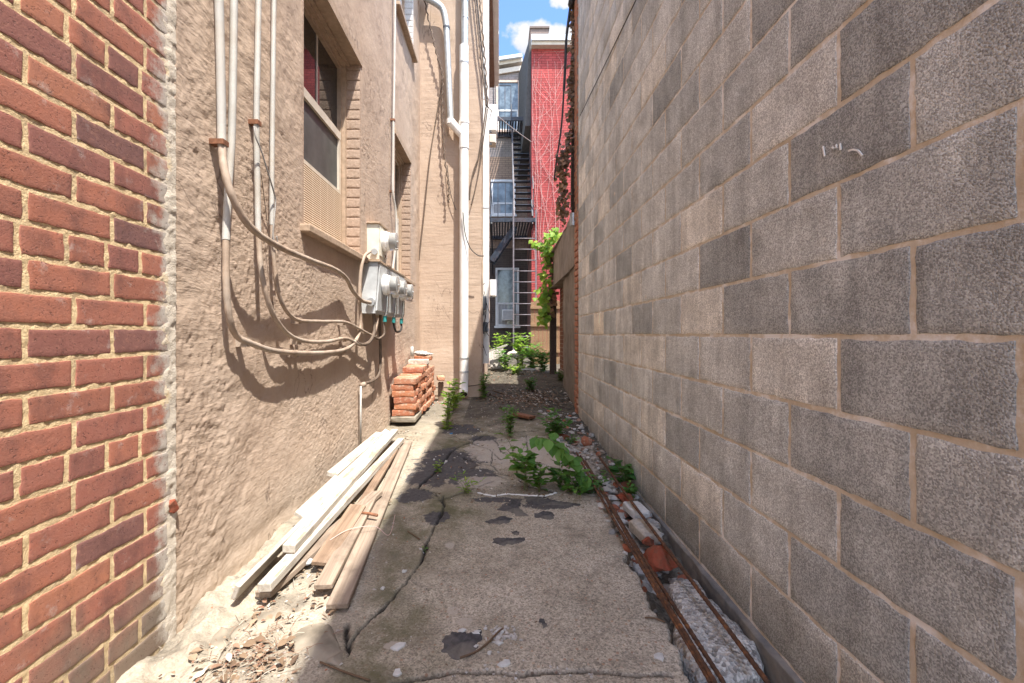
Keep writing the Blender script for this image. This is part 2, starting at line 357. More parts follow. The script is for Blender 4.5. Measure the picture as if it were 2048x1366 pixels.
# bricks lying loose
n = NT('loose_brick'); v = n.obj(); rnd = n.n('ShaderNodeObjectInfo').outputs['Random']
c = n.ramp(rnd, [(0, (.42,.155,.075)), (.35, (.50,.21,.11)), (.6, (.36,.13,.075)), (.85, (.54,.27,.16)), (1, (.40,.20,.13))])
c = n.mix(n.ramp(n.noise(v, 18, 6, .7), [(.5, 0.), (.66, .75)]), c, (.56,.45,.34))
c = n.mix(n.ramp(n.noise(v, 60, 4, .7), [(.55, 0.), (.75, .5)]), c, (.24,.09,.05))
M['lbrick'] = n.done(c, .92, n.bump(n.noise(v, 90, 5, .7), .006))
n = NT('dark_red_brick_lump'); v = n.obj()
c = n.mix(n.ramp(n.noise(v, 16, 6, .7), [(.45, 0.), (.65, .7)]), (.30,.075,.04), (.15,.095,.06))
M['rbrick'] = n.done(c, .92, n.bump(n.noise(v, 70, 5, .7), .008))
n = NT('broken_concrete'); v = n.obj(); vc = n.n('ShaderNodeTexVoronoi', {'Vector': v, 'Scale': 75.}).outputs['Color']
c = n.ramp(n.noise(v, 12, 6, .7), [(.3, (.42,.40,.37)), (.7, (.62,.60,.56))]); c = n.mix(1., c, n.ramp(n.xyz(vc)[0], [(.05, .55), (.5, 1.), (.95, 1.35)]), 'MULTIPLY')
M['conc'] = n.done(c, .95, n.bump(n.math('ADD', n.vor(v, 75.), n.noise(v, 60, 4)), .012))
n = NT('mixed_rubble'); v = n.obj(); t = n.attr('tone')
c = n.ramp(t, [(0, (.20,.19,.18)), (.3, (.36,.34,.31)), (.55, (.52,.50,.47)), (.75, (.30,.25,.2)), (.9, (.33,.12,.07)), (1, (.45,.2,.11))])
c = n.mix(1., c, n.ramp(n.noise(v, 60, 5, .7), [(.3, .75), (.7, 1.2)]), 'MULTIPLY')
M['rubble'] = n.done(c, .95, n.bump(n.noise(v, 120, 4), .003))
M['stone'] = simple('worn_curb_stone', (.25,.215,.165), .95, .4, 9, bumpd=.008, dirt=((.36,.32,.26), .7))
M['chip'] = simple('pale_grey_chip', (.56,.56,.54), .9, .15, 40, bumpd=.003)
M['tar'] = simple('black_tar', (.062,.06,.063), .85, .5, 45, bumpd=.004, dirt=((.24,.215,.18), .85))
n = NT('dry_leaves'); t = n.attr('tone')
M['litter'] = n.done(n.ramp(t, [(0, (.10,.065,.045)), (.25, (.20,.135,.085)), (.55, (.30,.22,.15)), (.7, (.20,.095,.06)), (.82, (.38,.31,.23)), (1, (.55,.51,.45))]), .85)
def leafmat(name, stops, trans=.4):
    n = NT(name); t = n.attr('tone'); c = n.ramp(t, stops)
    n.done(c, .5)
    tr = n.n('ShaderNodeBsdfTranslucent', {'Color': n.mix(.5, c, (.25,.38,.03), 'MIX')}); mx = n.n('ShaderNodeMixShader', {0: trans, 1: n.b.outputs[0], 2: tr.outputs[0]})
    n.t.links.new(mx.outputs[0], n.out.inputs[0]); return n.m
M['leaf'] = leafmat('green_leaf', [(0, (.05,.15,.03)), (.5, (.10,.25,.045)), (1, (.20,.38,.08))])
M['leaf_y'] = leafmat('yellow_green_leaf', [(0, (.11,.25,.035)), (.5, (.22,.40,.05)), (1, (.42,.52,.09))], .5)
M['leaf_d'] = leafmat('dark_leaf', [(0, (.035,.12,.03)), (.6, (.065,.19,.045)), (1, (.12,.28,.06))])
M['leaf_b'] = leafmat('dead_brown_leaf', [(0, (.08,.05,.032)), (.5, (.19,.10,.06)), (1, (.36,.20,.11))], .15)
M['stem'] = simple('green_stem', (.13,.15,.05), .6); M['twig'] = simple('brown_twig', (.14,.09,.055), .8)
M['pale_twig'] = simple('bleached_vine', (.60,.42,.37), .85)
# far walls: brick pattern on facades facing the camera (x,z) or the alley (y,z)
def wallbrick(name, c1, c2, mo, course=.075, axis=0, dirt=None, bd=.006):
    n = NT(name); v = n.obj(); x = n.xyz(v); uv = n.comb(x[axis], x[2], 0.)
    br = n.n('ShaderNodeTexBrick', {'Vector': uv, 'Color1': c1, 'Color2': c2, 'Mortar': mo, 'Scale': 1., 'Mortar Size': .009, 'Mortar Smooth': .3, 'Bias': 0., 'Brick Width': course*3, 'Row Height': course})
    c = n.mix(1., br.outputs['Color'], n.ramp(n.noise(v, 1.7, 6, .65), [(.3, .78), (.7, 1.18)]), 'MULTIPLY')
    if dirt: c = n.mix(n.ramp(n.noise(v, 4, 6, .7), [(.5, 0.), (.68, .7)]), c, dirt)
    nb = n.bump(br.outputs['Fac'], bd, -1.); nb = n.bump(n.noise(v, 30, 5, .7), .008, 1., nb)
    return n.done(c, .85, nb)
n = None
M['redwall'] = wallbrick('red_painted_brick', (.38,.068,.062), (.30,.055,.05), (.15,.028,.026))
M['redside'] = wallbrick('brown_red_brick_side', (.20,.085,.06), (.16,.07,.05), (.12,.07,.06), axis=1)
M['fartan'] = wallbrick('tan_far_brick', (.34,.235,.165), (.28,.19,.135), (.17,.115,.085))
M['farshade'] = wallbrick('shaded_far_brick', (.10,.075,.06), (.08,.06,.05), (.12,.095,.08))  # deep shade on the lower storey, put into the brick colour
M['fargrey'] = wallbrick('grey_far_brick', (.30,.255,.235), (.26,.225,.205), (.18,.15,.135))
M['oldbrick'] = wallbrick('dark_old_brick', (.24,.085,.05), (.16,.06,.042), (.30,.23,.17), axis=1, dirt=(.10,.07,.05))
M['chimney'] = wallbrick('dark_chimney_brick', (.20,.15,.125), (.17,.13,.11), (.14,.11,.1))
M['white_metal'] = simple('white_gutter', (.56,.60,.63), .4, .06, 6)
M['cream'] = simple('cream_trim', (.56,.49,.40), .6, .12, 12)
M['brown_trim'] = simple('brown_fascia', (.20,.125,.09), .7, .2, 12)
M['peach_trim'] = simple('peach_window_trim', (.58,.42,.33), .6, .1, 12)
M['roof'] = simple('dark_roof', (.09,.085,.08), .9, .2, 12)
n = NT('window_glass'); M['glass'] = n.done((.012,.015,.018), .02, None, Specular_IOR_Level=.9)
n = NT('far_window_glass'); f = n.noise(n.obj(), 5, 3); M['glass_far'] = n.done(n.ramp(f, [(.3, (.05,.07,.085)), (.7, (.20,.25,.28))]), .12, None, Specular_IOR_Level=.7)
n = NT('dusty_screen'); v = n.obj(); f = n.noise(v, 7, 5, .6); M['screen'] = n.done(n.ramp(f, [(.3, (.05,.055,.052)), (.7, (.095,.10,.095))]), .45)
n = NT('curtain'); v = n.obj(); f = n.math('SINE', n.math('MULTIPLY', n.xyz(v)[0], 120.)); M['curtain'] = n.done(n.ramp(f, [(.2, (.30,.29,.28)), (.8, (.55,.54,.52))]), .8)
M['white_frame'] = simple('white_window_frame', (.72,.71,.68), .5, .06, 9)
M['greyplastic'] = simple('grey_plastic', (.42,.43,.44), .5, .1, 9)
M['darkgrey'] = simple('dark_grey_box', (.10,.11,.125), .5, .2, 9)
M['blue'] = simple('blue_scrap', (.05,.2,.42), .4)
M['chalk'] = simple('white_chalk', (.8,.8,.78), .95)
# ------------------------------------------------------------------ ground: one sheet from the alley out to the horizon
ys = [-60, -25, -10, -4, -1.5, -.4, .3, .7]; y = .9
while y < 9.6: ys.append(y); y *= 1.0042
ys += [10.2, 11, 12, 13, 14, 15, 17, 20, 30, 60]
xs = np.concatenate([[-60, -20, -8, -3, -1.6, -1.3], np.arange(-1.2, 1.02, .0062), [1.1, 1.4, 2, 4, 10, 25, 60]])
ys = np.array(ys); YY, XX = np.meshgrid(ys, xs, indexing='ij'); gx = XX.ravel(); gy = YY.ravel()
rag = fbm(gx*0+3.3, gy*7, 3, 4)*.05+fbm(gx*0+9.1, gy*30, 5, 3)*.022
edge = .585+rag
fbx = fbm(gx*3.2, gy*3.2, 21, 5)
slab_end = 2.66+.05*fbm(gx*6, gx*0, 8, 3)
def gheight(x, y, fine=True):
    x = np.asarray(x, float); y = np.asarray(y, float)
    z = base(y)+.012*fbm(x*2.1, y*2.1, 2, 4)
    return z
gz = gheight(gx, gy)
rough_far = sstep(2.6, 3.4, gy)
gz += .018*rough_far*fbm(gx*6, gy*6, 31, 5)*(gy < 10)
tr = sstep(0, .03, gx-edge)*(gy < 7)*(gy > .2); depth = np.interp(gy, [1.2, 1.9, 2.4, 3.2, 5, 6], [.15, .13, .07, .045, .02, 0])
gz -= tr*(depth+.03*fbm(gx*14, gy*14, 4, 4))
curb = sstep(-.93, -1.02, gx+.06*fbm(gx*3, gy*5, 12, 4))*sstep(2.6, 2.0, gy)*(gy > .5)
gz += curb*(.035+.05*fbm(gx*9, gy*9, 6, 5))
# cracks: polylines traced on the paving
CRK = [([(690,1310),(720,1257),(768,1216),(813,1168),(847,1120),(854,1086),(874,1045),(888,1018),(886,991)], .006),
       ([(887,1005),(870,985),(834,976)], .004), ([(834,976),(862,953),(888,925),(902,906),(940,885),(970,873),(1003,866),(1078,862)], .008),
       ([(780,1366),(830,1360),(905,1345),(950,1347),(1040,1350),(1150,1344),(1180,1340),(1250,1348),(1345,1352)], .007),
       ([(900,906),(950,925),(985,930),(1000,945)], .005), ([(985,905),(983,930)], .005), ([(992,880),(1003,905),(1040,925)], .006),
       ([(1052,870),(1057,918)], .004), ([(1050,918),(1120,940),(1200,962)], .004), ([(985,945),(1030,955),(1060,975),(1110,985)], .012), ([(1180,1000),(1120,1000),(1060,992)], .006), ([(900,870),(940,885),(985,905),(1000,920)], .006), ([(880,1000),(930,985),(985,965)], .008), ([(1150,850),(1110,880),(1160,905),(1200,925)], .008), ([(830,1166),(860,1180)], .003), ([(940,845),(975,850),(1040,846)], .006), ([(640,1330),(700,1290),(690,1250)], .006)]
crack = np.zeros_like(gx); wob = .016*fbm(gx*22, gy*22, 77, 4)
msk = (gy > .8) & (gy < 9); wv = np.clip(fbm(gx*9, gy*9, 78, 4), -.8, 1)[msk]
for pl, w in CRK:
    q = [G(u, v_) for u, v_ in pl]
    for a, b in zip(q[:-1], q[1:]):
        dx, dy = b.x-a.x, b.y-a.y; L2 = dx*dx+dy*dy+1e-9
        px = gx[msk]+wob[msk]-a.x; py = gy[msk]+wob[msk][::-1]*0+.6*wob[msk]-a.y
        t = np.clip((px*dx+py*dy)/L2, 0, 1); d = np.hypot(px-t*dx, py-t*dy)*(1.25+1.1*wv)
        crack[msk] = np.maximum(crack[msk], 1-sstep(w*.45, w*1.5, d))
gz -= crack*.02
asph = np.zeros_like(gx); pale = np.zeros_like(gx)
def blob(arr, u, v_, ru, rv, k=1.):
    c = G(u, v_); e = G(u+ru, v_); g1 = G(u, v_-rv); g2 = G(u, v_+rv)
    rx = abs(e.x-c.x); ry = abs(g1.y-g2.y)/2
    d = np.hypot((gx-c.x)/rx, (gy-c.y)/ry); np.maximum(arr, k*(1-.5*np.clip(d, 0, 2)), out=arr)
for b in [(900,925,70,30),(860,955,45,20),(940,955,60,18),(830,990,40,14),(970,880,30,8),(920,860,40,10),(870,1035,28,14),(1100,1012,60,7),(1000,1000,60,5)]: blob(asph, *b, .95)
for b in [(1080,905,120,34),(985,900,50,22),(1120,950,70,20),(960,965,45,12),(1130,880,60,12)]: blob(pale, *b, .98)
for b in [(905,1220,18,12),(930,1245,25,12),(900,1090,14,10),(790,1290,26,12)]: blob(pale, *b, .75)
soil = np.clip(tr*.9+.55*sstep(-.60,-.85,gx)*sstep(.0,.55,fbm(gx*7,gy*7,55,5))*(gy<2.6)+.35*sstep(-.55,-.7,gx)*sstep(.1,.6,fbm(gx*18,gy*18,56,4))*(gy<6)+.62*np.exp(-(((gx+.80)/.12)**2+((gy-1.42)/.12)**2)+1.2*fbx)*1.0+.5*sstep(.45,.2,np.abs(gx+.80))*sstep(2.6,2.2,gy)*sstep(1.5,1.7,gy)*sstep(-.2,.4,fbx)+.55*sstep(3.9,5.2,gy+.6*fbx)+1.3*sstep(4.4, 5.4, gy+.5*fbx)*(gx > -.40)+.7*sstep(.35, .0, np.abs(gy-2.75+.1*fbx))*sstep(-.35,.0,gx)*.7, 0, 1)
moss = np.clip(sstep(-.1, -.5, gx+.3*fbx)*sstep(-.62, -.45, gx)+.9*sstep(3.0, 4.2, gy+.6*fbx)+.35*sstep(.1, .5, fbx)+.8*np.exp(-((gy-2.4-.2*fbx)/.3)**2)*sstep(.2,-.3,gx), 0, 1)
dust = np.clip(sstep(-.45, -.75, gx+.15*fbx)*.95*(gy < 7)+.5*sstep(1.2, 1.5, fbx+1), 0, 1)
co = np.stack([gx, gy, gz], 1)
gr = struct(grid_mesh('ground', co, len(ys), len(xs), M['ground'], attrs=dict(asph=asph, pale=pale, soil=soil, moss=moss, dust=dust, crack=crack)))
def gnd(x, y):           # height of the finished sheet
    i = int(np.clip(np.searchsorted(ys, y), 1, len(ys)-1)); j = int(np.clip(np.searchsorted(xs, x), 1, len(xs)-1))
    return float(gz[i*len(xs)+j])
# ------------------------------------------------------------------ near left brick wall
bw = thing('brick_wall', 'red brick wall with yellow mortar and grey cement smears at its end, beside the tan stucco', 'wall', (XL-.1, 1.0, 0))
C0, BL, JT = .0812, .232, .0138
rects = []; tones = []
zj = H-.1435
for k in range(-13, 52):
    z0 = zj+k*C0+JT/2; z1 = zj+(k+1)*C0-JT/2
    hdr = (k % 7) == 4
    st = 1.386 if k % 2 == 0 else 1.268
    L = BL/2 if hdr else BL
    y0 = st-L*int((st+2.3)/L) if not hdr else 1.386-.02-L*32
    while y0 < 1.49:
        a = y0+JT/2; b = min(y0+L-JT/2, 1.488+random.uniform(-.012, .006))
        a0 = max(a, -2.2)
        if b-a0 > .025:
            rects.append((a0, b, z0+random.uniform(-.0015, .0015), z1+random.uniform(-.0015, .0015)))
            r = random.random(); lo_ = .25 if z1 < .35 else 0; tones.append(random.uniform(.02, .62) if r+lo_ < .66 else random.uniform(.62, .95) if r < .92 else .99)
        y0 += L
near = [i for i, r in enumerate(rects) if r[1] > .8 and r[2] < 2.3]; far = [i for i in range(len(rects)) if i not in set(near)]
mb = MB(); pillow(mb, (XL, 0, 0), (0,1,0), (0,0,1), (1,0,0), [rects[i] for i in near], .0036, .003, .008, .00028, .0042, [tones[i] for i in near], 3)
pillow(mb, (XL, 0, 0), (0,1,0), (0,0,1), (1,0,0), [rects[i] for i in far], .0045, .006, .1, .0006, .003, [tones[i] for i in far], 3)
mb.build('bricks', M['brick'], bw, smooth=False, auto=50)
uu = np.concatenate([np.arange(-2.2, .8, .2), np.arange(.8, 1.516, .006)]); vv = np.concatenate([np.arange(-.1, 2.2, .006), np.arange(2.2, 5.4, .1)])
A, B = np.meshgrid(uu, vv, indexing='ij'); A = A.ravel(); B = B.ravel()
X = XL+.0016+.0026*fbm(A*55, B*55, 9, 3)*(A > .79)*(B < 2.2)+sstep(1.455, 1.485, A+.03*fbm(A*20, B*20, 13, 3))*(.0035+.0045*np.clip(fbm(A*28, B*40, 14, 4), -.5, 1))
o = grid_mesh('mortar', np.stack([X-bw.location.x, A-bw.location.y, B], 1), len(uu), len(vv), M['mortar'], parent=bw)
mb = MB().box((XL-.25, -2.2, -.1), (XL-.004, 1.497, 5.4)); mb.build('wall_core', M['cement'], bw)
# ------------------------------------------------------------------ left stucco house
W1 = (2.51, 3.52, H+.62, H+2.15); W2 = (4.69, 5.50, H+.65, H+2.13); W3 = (4.74, 5.66, H+3.56, H+5.0)
YF = 6.16
sh = thing('stucco_house', 'tan stucco house wall with windows, meter boxes and conduits, left of the alley', 'house', (XL-.15, 3.8, 0))
def snapline(a, marks):
    a = np.array(a)
    for m in marks: a[np.argmin(np.abs(a-m))] = m
    return a
y = 1.50; L = []
while y < YF+.02: L.append(y); y += .0044*y
uu = snapline(L, [W1[0], W1[1], W2[0], W2[1], W3[0], W3[1]])
vv = snapline(np.concatenate([np.arange(-.12, 2.7, .0085), np.arange(2.7, 4.8, .02), np.arange(4.8, 6.45, .1)]), [W1[2], W1[3], W2[2], W2[3], W3[2], W3[3]])
uu[0] = 1.497; A, B = np.meshgrid(uu, vv, indexing='ij')
wx = A+.10*fbm(A*1.7, B*1.7, 61, 3); wz = B+.10*fbm(A*1.7+9, B*1.7, 62, 3)
lum0 = fbm(A*8, B*8, 75, 3)
ang = .45+.7*lum0*.35+.8*vnoise(A*1.3, B*1.3, 63)+.35*sstep(1.2, 2.2, B)
ca, sa = np.cos(ang), np.sin(ang)
p = (wx*ca-wz*sa); q = (wx*sa+wz*ca)
rid = .6*fbm(p*16, q*95, 64, 4)+.7*fbm(p*24+5*lum0, q*60, 74, 3); lum = fbm(A*6.5, B*6.5, 65, 4); bigl = fbm(A*1.1, B*1.1, 66, 3)
lumpy = .35+.9*sstep(.0, .5, fbm(A*1.6, B*1.2, 67, 3)+.25*sstep(1.0, 2.2, B)+.5*sstep(2.3, 1.6, A))
comb = sstep(-.25, .35, fbm(A*1.4, B*1.4, 79, 3)+.25*sstep(.9, .4, B))
dis = (.0018+.0034*comb)*rid+.0017*fbm(A*60, B*60, 76, 3)*(.6+.8*np.clip(vnoise(A*3, B*3, 68)+.5, 0, 1))+.0062*lum*lumpy*(1.25-.6*comb)+.016*bigl
pit = np.clip(fbm(A*30, B*30, 69, 3)-.52, 0, 1); dis -= .012*pit
em = np.ones_like(A)
for w in (W1, W2, W3):
    d = np.maximum(np.maximum(w[0]-A, A-w[1]), np.maximum(w[2]-B, B-w[3])); em = np.minimum(em, sstep(0, .05, d)*.85+.15*(d > .001))
dis *= em
dis -= .0+.004*sstep(.06, 0., np.abs(B-.12-.02*fbm(A*4, A*0, 70, 3)))*(A < 2.4)
dis -= .014*sstep(1.515+.02*fbm(A*0+1, B*14, 15, 3), 1.50, A)
ac = (uu[:-1]+uu[1:])/2; bc = (vv[:-1]+vv[1:])/2; AC, BC = np.meshgrid(ac, bc, indexing='ij')
keep = np.ones_like(AC, bool)
for w in (W1, W2, W3): keep &= ~((AC > w[0]) & (AC < w[1]) & (BC > w[2]) & (BC < w[3]))
co = np.stack([XL+dis-sh.location.x, A-sh.location.y, B], 2).reshape(-1, 3)
grid_mesh('wall', co, len(uu), len(vv), M['stucco'], keep=keep, parent=sh)
mb = MB()
# body of the house behind its skin, around the window recesses
ye = [1.50, W1[0], W1[1], W2[0], W3[1], YF]
mb.box((-6, 1.50, -.1), (XL-.42, YF, 6.4)); mb.build('house_core', M['roof'], sh)
mb = MB(); mb.box((-6, -2, 6.45), (XL+.33, YF-.002, 6.58)); mb.build('eave', M['brown_trim'], sh)
def window(w, brick_mat, kind):
    y0, y1, z0, z1 = w; D = .13
    f = None
    m = MB()           # outer frame, fixed behind the reveal
    x0, x1 = XL-D-.05, XL-D
    t = .06
    m.box((x0, y0, z1-t), (x1, y1, z1)); m.box((x0, y0, z0), (x1, y0+t, z1-t)); m.box((x0, y1-t, z0), (x1, y1, z1-t)); m.box((x0, y0+t, z0), (x1, y1-t, z0+.04))
    m.box((x1, y1-.035, z0), (x1+.025, y1-.001, z1-.002)); m.box((x1, y0+.001, z1-.035), (x1+.03, y1-.036, z1-.001)); m.box((x1+.03, y0+.001, z1-.02), (x1+.055, y1-.001, z1-.001))
    fr = m.build('window', M['tan_paint'], sh)
    g0 = z0+.47 if kind == 1 else z0+.06; gm = z0+.93 if kind == 1 else (z0+z1)/2
    MB().box((x0+.012, y0+t, gm), (x0+.018, y1-t, z1-t)).build('pane', M['glass'], fr)
    if kind != 3: MB().box((x0+.024, y0+t, g0), (x0+.03, y1-t, gm-.001)).build('screen', M['screen'], fr)
    else: MB().box((x0+.024, y0+t, g0), (x0+.03, y1-t, gm-.001)).build('pane', M['glass'], fr)
    s = MB(); s.box((x0+.018, y0+t, gm-.03), (x1-.002, y1-t, gm+.03)); s.box((x0+.03, y1-t-.03, g0), (x1-.004, y1-t, gm-.03)); s.box((x0+.03, y0+t, g0), (x1-.004, y0+t+.03, gm-.03))
    s.box((x0+.03, y0+t+.03, g0), (x1-.004, y1-t-.03, g0+.03))
    s.build('sash', M['cream'] if kind != 3 else M['white_frame'], fr)
    if kind == 1 or kind == 2:
        MB().box((x0+.02, y0+t, z0+.04), (x1+.004, y1-t, g0)).build('mesh_panel', M['panel'], fr)
        b = MB()
        b.obox((x0+.021, (y0+y1)/2+.06, gm+.03), (x0+.021, (y0+y1)/2+.06, z1-t), .02, .006, up=(1,0,0)); b.build('muntin', M['cream'], fr)
    # reveals: far jamb of painted brick, near jamb, head
    jb = MB(); rc = []
    z = z0
    k = 0
    while z < z1-.02:
        zz1 = min(z+.078, z1)
        rc.append((.002, D-.002, z+.005, zz1-.004)); z += .078; k += 1
    pillow(jb, (XL, y1-.0, 0), (-1,0,0), (0,0,1), (0,-1,0), rc, .005, .004, .012, .0012, .004, None, 5)
    jb.box((XL-D, y1+.001, z0), (XL+.002, y1+.02, z1)); j2 = MB(); pillow(j2, (XL, y0+.0, 0), (-1,0,0), (0,0,1), (0,1,0), rc, .008, .006, .03, .0012, .003, None, 8); j2.box((XL-D, y0-.02, z0), (XL+.001, y0-.001, z1)); j2.build('reveal', brick_mat, fr, auto=50)
    jb.build('reveal', brick_mat, fr, auto=50)
    MB().box((XL-D-.049, y0-.02, z1+.001), (XL+.012, y1+.03, z1+.07)).build('lintel', M['tan_paint'], fr)
    vs, fs = chunk_box(.20, (y1-y0)+.10, .045, .006, .003, 4, 3)
    sl = MB().add([(a+XL-.045, b+(y0+y1)/2-.0, c+z0-.024) for a, b, c in vs], fs); sl.build('sill', M['tan_paint'], fr)
    MB().box((XL-.41, y0-.1, z0-.1), (XL-.40, y1+.1, z1+.1)).build('dark_room', M['roof'], fr)
    return fr
window(W1, M['tan_brick'], 1); window(W2, M['tan_brick'], 2); window(W3, M['white_brick'], 3)
# ------------------------------------------------------------------ stucco wing that closes the left half of the alley
XW = -.245
wg = thing('stucco_wing', 'tan stucco house wing facing down the alley behind the white downspout', 'house', (-.7, 8, 0))
uu = np.arange(XL-.02, XW+.004, .0065); vv = np.concatenate([np.arange(0, 5.2, .0125), np.arange(5.2, 7.2, .05)])
A, B = np.meshgrid(uu, vv, indexing='ij')
dis = .0022*fbm(A*5, B*60, 81, 3)+.007*fbm(A*4, B*3, 82, 4)*(.4+sstep(2.5, 4, B))+.02*fbm(A*1.2, B*1.1, 83, 2)
dis = np.where(A > XW-.012, dis-.02, dis)
grid_mesh('wall', np.stack([A-wg.location.x, YF-dis-wg.location.y, B], 2).reshape(-1, 3)[:, [0,1,2]], len(uu), len(vv), M['stucco_h'], parent=wg)
vs2 = np.arange(YF, 10.66, .02); v3 = np.concatenate([np.arange(0, 4, .03), np.arange(4, 7.2, .1)])
A, B = np.meshgrid(vs2, v3, indexing='ij'); dis = .02*fbm(A*4, B*4, 84, 4)
grid_mesh('side_wall', np.stack([XW+dis-.01-wg.location.x, A-wg.location.y, B], 2).reshape(-1, 3), len(vs2), len(v3), M['stucco'], parent=wg)
MB().box((-6, YF+.06, 0), (XW-.06, 10.6, 7.15)).build('house_core', M['roof'], wg)
MB().box((-6, YF-.05, 7.2), (XW+.10, 10.75, 7.26)).build('roof', M['roof'], wg)
m = MB(); m.box((XW-.05, YF+.05, 7.02), (XW+.11, 10.66, 7.19)); m.build('fascia', M['brown_trim'], wg)
m = MB(); m.box((XW+.112, YF+.0, 7.09), (XW+.215, 10.72, 7.20)); m.box((XW+.216, YF+.0, 7.17), (XW+.226, 10.72, 7.205)); 
for k in range(5): m.box((XW+.216, YF+.8+k*.95, 7.085), (XW+.221, YF+.83+k*.95, 7.168))
m.build('gutter', M['pvc'], wg)
# ------------------------------------------------------------------ right block building
rb = thing('block_building', 'tall grey concrete block wall with tan mortar joints along the alley, opposite the stucco', 'building', (1.2, 2, 0))
rects = []; tones = []; fr_ = []
YB = 5.02
for k in range(-5, 22):
    z0 = H-.007+k*.2032+.0062; z1 = z0+.1908
    st = .757 if k % 2 else .955
    y0 = st-.4064*10
    while y0 < YB:
        a = y0+.0065; b = min(y0+.3999, YB+random.uniform(-.006, .006))
        if b-a > .03:
            r = random.random(); tn = random.uniform(.42, .85) if r < .76 else random.uniform(.10, .32) if r < .90 else random.uniform(.8, .93)
            mid = (a+b)/2
            if mid < 1.25 and random.random() < .75: tn *= .50
            elif mid > 1.8: tn = min(.93, tn+.12)
            rects.append((a, b, z0+random.uniform(-.002, .001), z1+random.uniform(-.001, .002))); tones.append(max(.01, tn))
        y0 += .4064
def near_i(uy, zz): return min(range(len(rects)), key=lambda i: abs((rects[i][0]+rects[i][1])/2-uy)+abs((rects[i][2]+rects[i][3])/2-zz))
tones[near_i(F*XR/197, H+.02*4.0)] = 1.0
mb = MB(); nb_ = [i for i, r in enumerate(rects) if r[1] > .5 and r[2] < 3.2]; fb_ = [i for i, r in enumerate(rects) if not (r[1] > .5 and r[2] < 3.2)]
pillow(mb, (XR, 0, 0), (0,1,0), (0,0,1), (-1,0,0), [rects[i] for i in nb_], .004, .005, .02, .0010, .006, [tones[i] for i in nb_], 30)
pillow(mb, (XR, 0, 0), (0,1,0), (0,0,1), (-1,0,0), [rects[i] for i in fb_], .006, .006, .2, .001, .002, [tones[i] for i in fb_], 33)
mb.build('blocks', M['block'], rb, auto=50)
uu = np.concatenate([np.arange(-3.6, .5, .3), np.arange(.5, YB+.01, .009)]); vv = np.concatenate([np.arange(.02, 3.2, .009), np.arange(3.2, 5.6, .1)])
A, B = np.meshgrid(uu, vv, indexing='ij')
X = XR-np.clip(.0018+.0016*fbm(A*26, B*26, 19, 3)*(A > .49)*(B < 3.2)+.0012*fbm(A*90, B*90, 20, 2)*(A > .49)*(B < 3.2)+.006*sstep(.62,.9,fbm(A*7,B*7,24,4)), 0, .006)
o = grid_mesh('mortar', np.stack([X-1.2, A-2, B], 2).reshape(-1, 3)[:, :], len(uu), len(vv), M['bmortar'], parent=rb); 
o.data.flip_normals()
MB().box((XR+.01, -3.6, -.2), (7, YB+.22, 5.50)).build('building_core', M['concwall'], rb)
MB().box((XR-.03, -3.6, 5.51), (7.05, YB+.26, 5.58)).build('coping', M['concwall'], rb)
uu = np.arange(-1, YB+.2, .02); vv = np.array([-.25, -.2, -.1, -.05, 0, .012, .02, .022])
A, B = np.meshgrid(uu, vv, indexing='ij'); X = XR-.022-.012*fbm(A*9, B*9, 88, 4)+.03*(B > .0215)
o = grid_mesh('footing', np.stack([X-1.2, A-2, B+.004*fbm(A*5, A*0, 3, 2)], 2).reshape(-1, 3), len(uu), len(vv), M['footing'], parent=rb); o.data.flip_normals()
# old brick left standing at the far edge of the block wall
rects = []; k = 0; z = .1
while z < 5.4:
    if True:
        a = YB+random.uniform(.0, .03); rects.append((a, YB+.215+random.uniform(-.03, .01), z, z+.062))
    z += .074
mb = MB(); pillow(mb, (XR+.004, 0, 0), (0,1,0), (0,0,1), (-1,0,0), rects, .02, .012, .02, .004, .012, None, 44)
mb.build('brick_quoin', M['lbrick'], rb, auto=50)
MB().box((XR-.012, YB+.02, H+1.3), (XR+.008, YB+.14, 5.45)).build('mortar_patch', M['concwall'], rb)
# chalk strokes on one block
for (a, b) in [((1646,293),(1649,312)),((1664,294),(1668,297)),((1672,289),(1673,296)),((1680,287),(1681,300)),((1697,302),(1706,299)),((1706,299),(1716,301)),((1716,301),(1724,311))]:
    q = []
    for u, v_ in (a, b):
        x = XR-.0085; y = F*x/(u-1000); q.append(Vector((x, y, H-(v_-668)/F*y)))
    MB().obox(q[0], q[1], .004, .003, up=(1,0,0)).build('chalk_mark', M['chalk'], rb)
# ================================================================== things on the left wall
def strap(parent, p, r, axis_y=.03):
    MB().box((XL-.01, p.y-r-.003, p.z-.010), (p.x+r+.002, p.y+r+.003, p.z+.010)).build('strap', M['rust_strap'], parent)
def conduit(name, label, pix, r, mats, straps=(), split=None, clamps=()):
    pts = [LW(u, v, o) for u, v, o in pix]
    t = thing(name, label, 'conduit', pts[0], 'conduits running down the stucco wall')
    path = cr(pts, 8)
    rs = [r*(1+.05*math.sin(i*1.7)) for i in range(len(path))]
    if split:
        k = split*8
        MB().tube(path[:k+1], r, 12).build('painted_pipe', mats[0], t, smooth=False, auto=40)
        MB().tube(path[k:], [q*.92 for q in rs[k:]], 12).build('cable', mats[1], t, auto=40)
    else: MB().tube(path, rs, 12).build('cable', mats[0], t, auto=40)
    for s in straps: strap(t, LW(*s), r)
    for s in clamps:
        q = LW(*s); MB().box((XL-.01, q.y-.01, q.z-r-.006), (q.x+r*.6, q.y+.012, q.z+r+.006)).build('clip', M['tan_pipe'], t)
    return t
